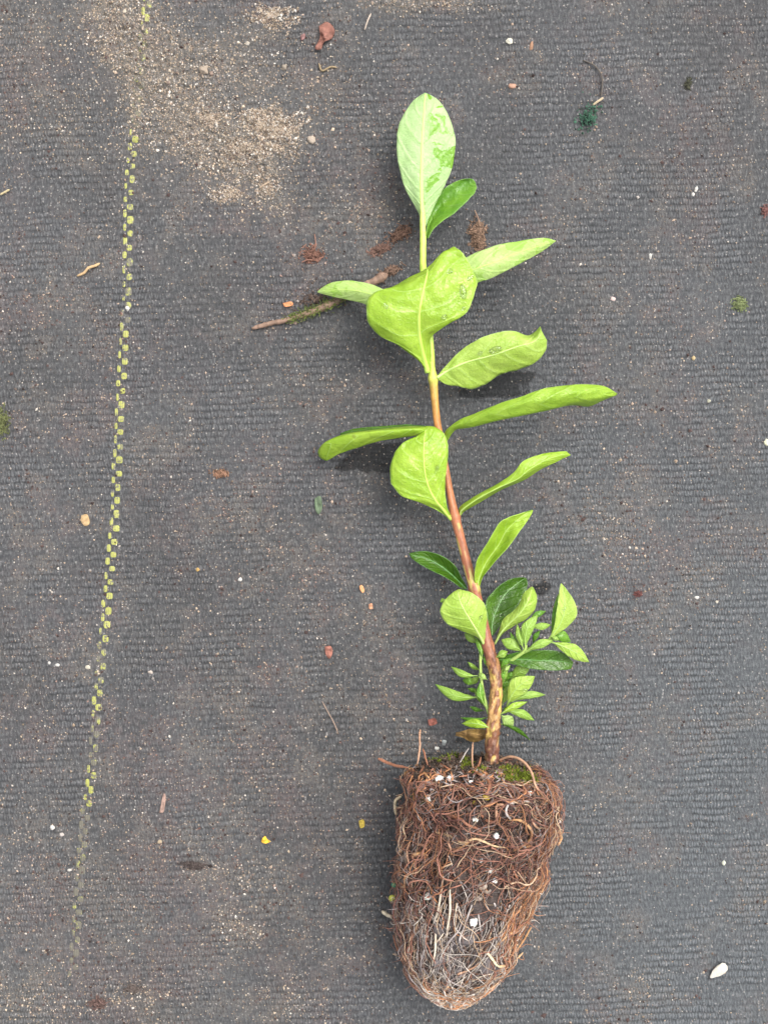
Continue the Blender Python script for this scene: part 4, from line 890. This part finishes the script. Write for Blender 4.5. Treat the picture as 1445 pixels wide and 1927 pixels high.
def root(pts, rad, col, up=.0016, absz=None):
    P3 = np.array([on_plug(x, y, up) if z is None else P(x, y, z) for x, y, z in [(p_ if len(p_) == 3 else (*p_, None)) for p_ in pts]])
    P3 = catmull(P3, 36); A = Acc(); P3 = P3+np.cumsum(rn.normal(size=P3.shape), 0)*.00003
    c = np.array(col)[None]*(.8+.4*rn.random((36, 1)))
    tube(A, P3, rad*PX*(np.interp(np.linspace(0, 1, 36), [0, .12, .8, 1], [.6, 1, .85, .4]))*(1+.2*(rn.random(36)-.5)), 7, c)
    A.build('root', M['root'], plug)
TN = (.52, .36, .20); OG = (.50, .27, .12); PL_ = (.62, .52, .40); BR = (.32, .14, .08); LR = (.42, .24, .15); GY = (.46, .41, .38)
for pts, rad, col in [
 ([(938, 1432, 27), (960, 1424, 30), (982, 1430, 33), (1000, 1450, 36), (1010, 1478, 38), (1026, 1500), (1040, 1520), (1046, 1545)], 2.4, LR),
 ([(712, 1428, 12), (730, 1436, 14), (748, 1442, 18), (768, 1446, 22)], 3, BR),
 ([(791, 1374, 26), (789, 1385, 28), (789, 1402, 30), (787, 1420, 32), (783, 1440, 34)], 2, LR),
 ([(796, 1410, 30), (800, 1425, 33), (804, 1440, 36)], 1.6, BR),
 ([(890, 1398, 22), (889, 1420, 26), (890, 1440, 30), (891, 1458, 36)], 1.8, LR),
 ([(882, 1408, 20), (870, 1428, 24), (858, 1448, 30), (840, 1452, 33)], 1.2, GY),
 ([(905, 1425, 24), (898, 1445, 30), (880, 1460, 36), (862, 1463, 38)], 2, BR),
 ([(755, 1499), (744, 1508), (743, 1525), (749, 1545), (758, 1560), (762, 1578)], 3, (.62, .50, .32)),
 ([(763, 1448), (790, 1455), (800, 1440), (812, 1434), (830, 1440), (850, 1450)], 2.4, BR),
 ([(765, 1452), (785, 1440), (800, 1456), (812, 1472)], 2.4, OG),
 ([(800, 1450), (815, 1452), (830, 1470)], 1.8, LR),
 ([(817, 1566), (845, 1574), (869, 1587), (895, 1580), (927, 1593), (950, 1597)], 2.3, TN),
 ([(848, 1607), (870, 1594), (889, 1580)], 2.0, OG),
 ([(960, 1604), (980, 1594), (997, 1581), (1001, 1564), (990, 1550), (975, 1543), (955, 1544)], 2.6, OG),
 ([(988, 1596), (1010, 1588), (1035, 1586), (1055, 1574)], 3.0, OG),
 ([(1052, 1560), (1056, 1578), (1050, 1592)], 3.2, OG),
 ([(834, 1548), (820, 1530), (808, 1531), (808, 1550), (816, 1568), (822, 1584), (820, 1600)], 1.8, GY),
 ([(772, 1520), (782, 1540), (800, 1554), (812, 1565)], 2, BR),
 ([(838, 1548), (838, 1570), (845, 1590), (850, 1608)], 1.9, LR),
 ([(850, 1538), (866, 1541), (880, 1553), (898, 1560), (905, 1566)], 2.6, BR),
 ([(905, 1534), (916, 1545), (930, 1548), (945, 1555), (955, 1560)], 2.3, BR),
 ([(948, 1515), (936, 1516), (935, 1535), (938, 1548)], 2.4, LR),
 ([(962, 1545), (952, 1530), (956, 1515), (975, 1508), (995, 1510), (1012, 1525), (1017, 1545)], 2.0, GY),
 ([(1000, 1542), (1008, 1556), (1022, 1560), (1030, 1556)], 1.9, LR),
 ([(973, 1575), (985, 1590), (992, 1610), (994, 1620)], 1.6, GY),
 ([(958, 1610), (964, 1630), (970, 1650), (978, 1662)], 2, BR),
 ([(775, 1613), (790, 1608), (806, 1611)], 3.4, OG),
 ([(783, 1589), (797, 1592), (805, 1600)], 2.4, LR),
 ([(768, 1625), (765, 1600), (769, 1585)], 1.8, LR),
 ([(760, 1650), (785, 1635), (808, 1618)], 1.8, BR),
 ([(834, 1650), (829, 1680), (825, 1705), (819, 1735), (818, 1770), (816, 1800), (808, 1834)], 2.2, PL_),
 ([(820, 1775), (830, 1765), (835, 1758)], 1.3, PL_),
 ([(847, 1675), (846, 1716), (841, 1757), (843, 1790), (842, 1814)], 2.0, PL_),
 ([(888, 1704), (880, 1728), (873, 1748), (866, 1771), (872, 1790), (883, 1812)], 1.5, GY),
 ([(930, 1701), (938, 1722), (946, 1740), (950, 1755)], 2.0, GY),
 ([(862, 1705), (868, 1730), (872, 1745)], 1.8, GY),
 ([(943, 1700), (938, 1720), (930, 1745), (928, 1762)], 1.5, OG),
 ([(900, 1722), (903, 1750), (906, 1768)], 1.5, GY),
 ([(913, 1791), (922, 1800), (930, 1812), (938, 1820)], 2.6, (.72, .58, .38)),
 ([(938, 1820), (950, 1818), (962, 1814), (975, 1802), (984, 1794)], 2.6, TN),
 ([(719, 1716, 10), (727, 1722, 12), (738, 1727, 14), (745, 1735)], 3.4, (.55, .47, .34)),
 ([(775, 1710), (771, 1735), (772, 1755)], 1.3, GY), ([(785, 1712), (787, 1735), (782, 1756)], 1.3, LR),
 ([(806, 1718), (800, 1745), (803, 1765)], 1.4, PL_), ([(930, 1650), (945, 1655), (965, 1662), (985, 1655)], 1.6, BR),
 ([(1035, 1640), (1025, 1645), (1008, 1652)], 2, TN), ([(1030, 1655), (1020, 1680), (1010, 1700), (1000, 1730)], 1.8, OG),
 ([(1012, 1690), (998, 1720), (978, 1745), (955, 1762), (935, 1780)], 2.0, OG),
 ([(990, 1740), (975, 1752), (960, 1770), (955, 1800)], 1.8, LR),
 ([(1000, 1745), (985, 1770), (970, 1792)], 1.8, OG),
 ([(790, 1850), (805, 1862), (822, 1876), (845, 1884)], 2.2, TN), ([(800, 1842), (822, 1850), (845, 1862), (860, 1880)], 2, PL_),
 ([(870, 1860), (885, 1850), (905, 1838), (925, 1832)], 1.8, PL_), ([(885, 1886), (905, 1872), (930, 1850), (950, 1830)], 2.2, TN),
 ([(860, 1835), (880, 1828), (902, 1815)], 1.8, LR), ([(745, 1770), (758, 1795), (772, 1820), (790, 1840)], 2.2, LR), ([(740, 1760), (748, 1785), (760, 1812), (778, 1838)], 1.8, BR),
 ([(1010, 1470), (1030, 1478), (1045, 1500), (1050, 1520)], 1.6, BR), ([(752, 1460), (760, 1480), (765, 1500), (768, 1520)], 1.8, BR),
 ([(960, 1435), (968, 1450), (972, 1465)], 1.8, LR), ([(918, 1440, 28), (912, 1460, 34), (920, 1478, 42), (915, 1495)], 3, BR), ([(935, 1445, 28), (948, 1465, 36), (940, 1485)], 2.2, LR), ([(908, 1440, 26), (890, 1468, 36), (868, 1480)], 2.4, BR),
 ]: root(pts, rad, col)
for x, y, r in [(828, 1467, 7.5), (844, 1464, 5.5), (885, 1472, 4), (962, 1482, 5.5), (1027, 1512, 7), (1051, 1543, 6), (893, 1542, 5), (758, 1598, 6), (921, 1639, 6.5), (806, 1502, 5), (792, 1524, 4.5), (934, 1573, 5), (804, 1688, 7.5), (997, 1494, 5), (776, 1511, 4.5), (809, 1475, 4.5),
                (931, 1659, 4), (784, 1705, 3.5), (1048, 1486, 4.5), (846, 1491, 3.5), (905, 1620, 3.5), (891, 1736, 5.5), (800, 1760, 5), (985, 1652, 3.5), (782, 1513, 3)]:
    A = Acc(); lump(A, on_plug(x, y, .0006), r*PX, r*PX*random.uniform(.65, 1), r*PX*.8, random.uniform(0, 180), .75, int(x) % 70, (1, 1, 1), 3, 2)
    A.build('perlite_grain', M['perlite'], plug)
for x, y, r, c in [(741, 1666, 4.5, (.02, .22, .12)), (738, 1691, 6, (.42, .42, .08)), (915, 1500, 6, (.50, .36, .04)), (893, 1511, 4, (.45, .36, .06)), (768, 1457, 7, (.40, .22, .08))]:
    A = Acc(); lump(A, P(x, y, 18) if x < 745 else on_plug(x, y, .0004), r*PX, r*PX, r*PX, 0, .2, 3, c, 3, 2); A.build('compost_fleck', M['stone'], plug)
# pale stones in the compost
for x, y, r in [(908, 1668, 9), (918, 1677, 7), (900, 1690, 8), (868, 1528, 4)]:
    A = Acc(); lump(A, on_plug(x, y, 0), r*PX, r*PX*.7, r*PX*.6, x, .3, 5, (.30, .25, .20), 3, 2); A.build('gravel_stone', M['stone'], plug)
# moss on the top face of the plug
A = Acc()
for cx, cy, rx, ry, n, h in [(846, 1420, 16, 9, 190, 1.), (822, 1428, 16, 6, 90, .7), (878, 1440, 9, 10, 120, .8), (970, 1462, 24, 14, 260, .9), (1003, 1470, 22, 10, 220, .9), (952, 1450, 12, 8, 90, .8), (788, 1505, 12, 12, 60, .4), (905, 1450, 12, 6, 60, .6)]:
    for i in range(n):
        x0 = cx+rn.normal()*rx*.5; y0 = cy+rn.normal()*ry*.5; s = on_plug(x0, y0, 0)
        if s[2] < .003: s = plug_pt(0, rn.uniform(0, math.pi), 0)*0+P(x0, max(y0, 1432), 12)
        d = np.array([rn.normal()*.6, .9+rn.normal()*.4, .7]); d /= np.linalg.norm(d); L = (.0012+.0022*rn.random())*h
        tube(A, np.array([s, s+d*L*.5, s+d*L+np.array([0, 0, .0003])]), np.array([.00022, .0002, .00003]), 4, np.array([.22, .27, .035])*(.35+1.1*rn.random()))
A.build('moss', M['moss'], plug, smooth=False, kind='stuff')

# ------------------------------------------------------------ water drops resting on the leaves
bpy.context.view_layer.update()
trees = [BVHTree.FromPolygons([o.matrix_world @ v_.co for v_ in o.data.vertices], [tuple(p_.vertices) for p_ in o.data.polygons]) for o in LEAVES]
def on_leaf(x, y):
    o_ = Vector((0, 0, CH)); d = (Vector(gp(x, y))-o_).normalized(); best = None
    for t in trees:
        h = t.ray_cast(o_, d)
        if h[0] is not None and (best is None or h[3] < best[3]): best = h
    return best
def drop(x, y, rx, ry, rot, label, hgt=.55):
    h = on_leaf(x, y)
    if h is None: return
    nrm = h[1] if h[1].z > 0 else -h[1]
    A = Acc(); v, f = ICO[3]; v = v.copy(); v[:, 2] = np.where(v[:, 2] < 0, v[:, 2]*.12, v[:, 2]*hgt); v *= (1+.1*n3(v, 1.2, int(x) % 60))[:, None]
    v = v*np.array([rx, ry, min(rx, ry)])*PX; r = math.radians(rot)
    v = np.stack([v[:, 0]*math.cos(r)-v[:, 1]*math.sin(r), v[:, 0]*math.sin(r)+v[:, 1]*math.cos(r), v[:, 2]], 1)
    qt = nrm.to_track_quat('Z', 'Y'); R = np.array(qt.to_matrix()); Rz = np.array(Vector((0, 0, 1)).to_track_quat('Z', 'Y').to_matrix()); v = v@(R@Rz.T).T
    A.add(v+np.array(h[0])+np.array(nrm)*.0001, f); A.build('water_drop', M['water'], label=label, cat='water drop', group='water drops on the leaves')
for a_ in [(932, 658, 11, 6, 25, 'largest water drop, on the wavy leaf right of the node'), (903, 664, 4.5, 3.5, 0, 'small water drop left of the largest drop'),
           (846, 510, 6, 5, 0, 'water drop near the upper right of the largest leaf'), (871, 548, 13, 6, -40, 'long water drop by the right margin of the largest leaf'), (836, 596, 5, 4.5, 0, 'lone water drop low on the largest leaf'), (885, 522, 4, 8, 10, 'narrow water drop at the right margin of the largest leaf'), (872, 580, 5, 3.5, 0, 'tiny water drop below the long drop'),
           (905, 1162, 4, 4, 0, 'water drop on the broad oval pale leaf'), (1062, 1146, 4.5, 3.5, 10, 'water drop on the sickle shaped leaf'), (988, 1299, 5, 4, 20, 'water drop on the lower right shoot leaf'), (726, 575, 4, 6, 0, 'water drop at the left margin of the largest leaf'), (822, 880, 4, 5, 0, 'water drop on the broad leaf over the stem'), (944, 1157, 3.5, 3, 0, 'water drop on the large dark leaf')]:
    drop(*a_)
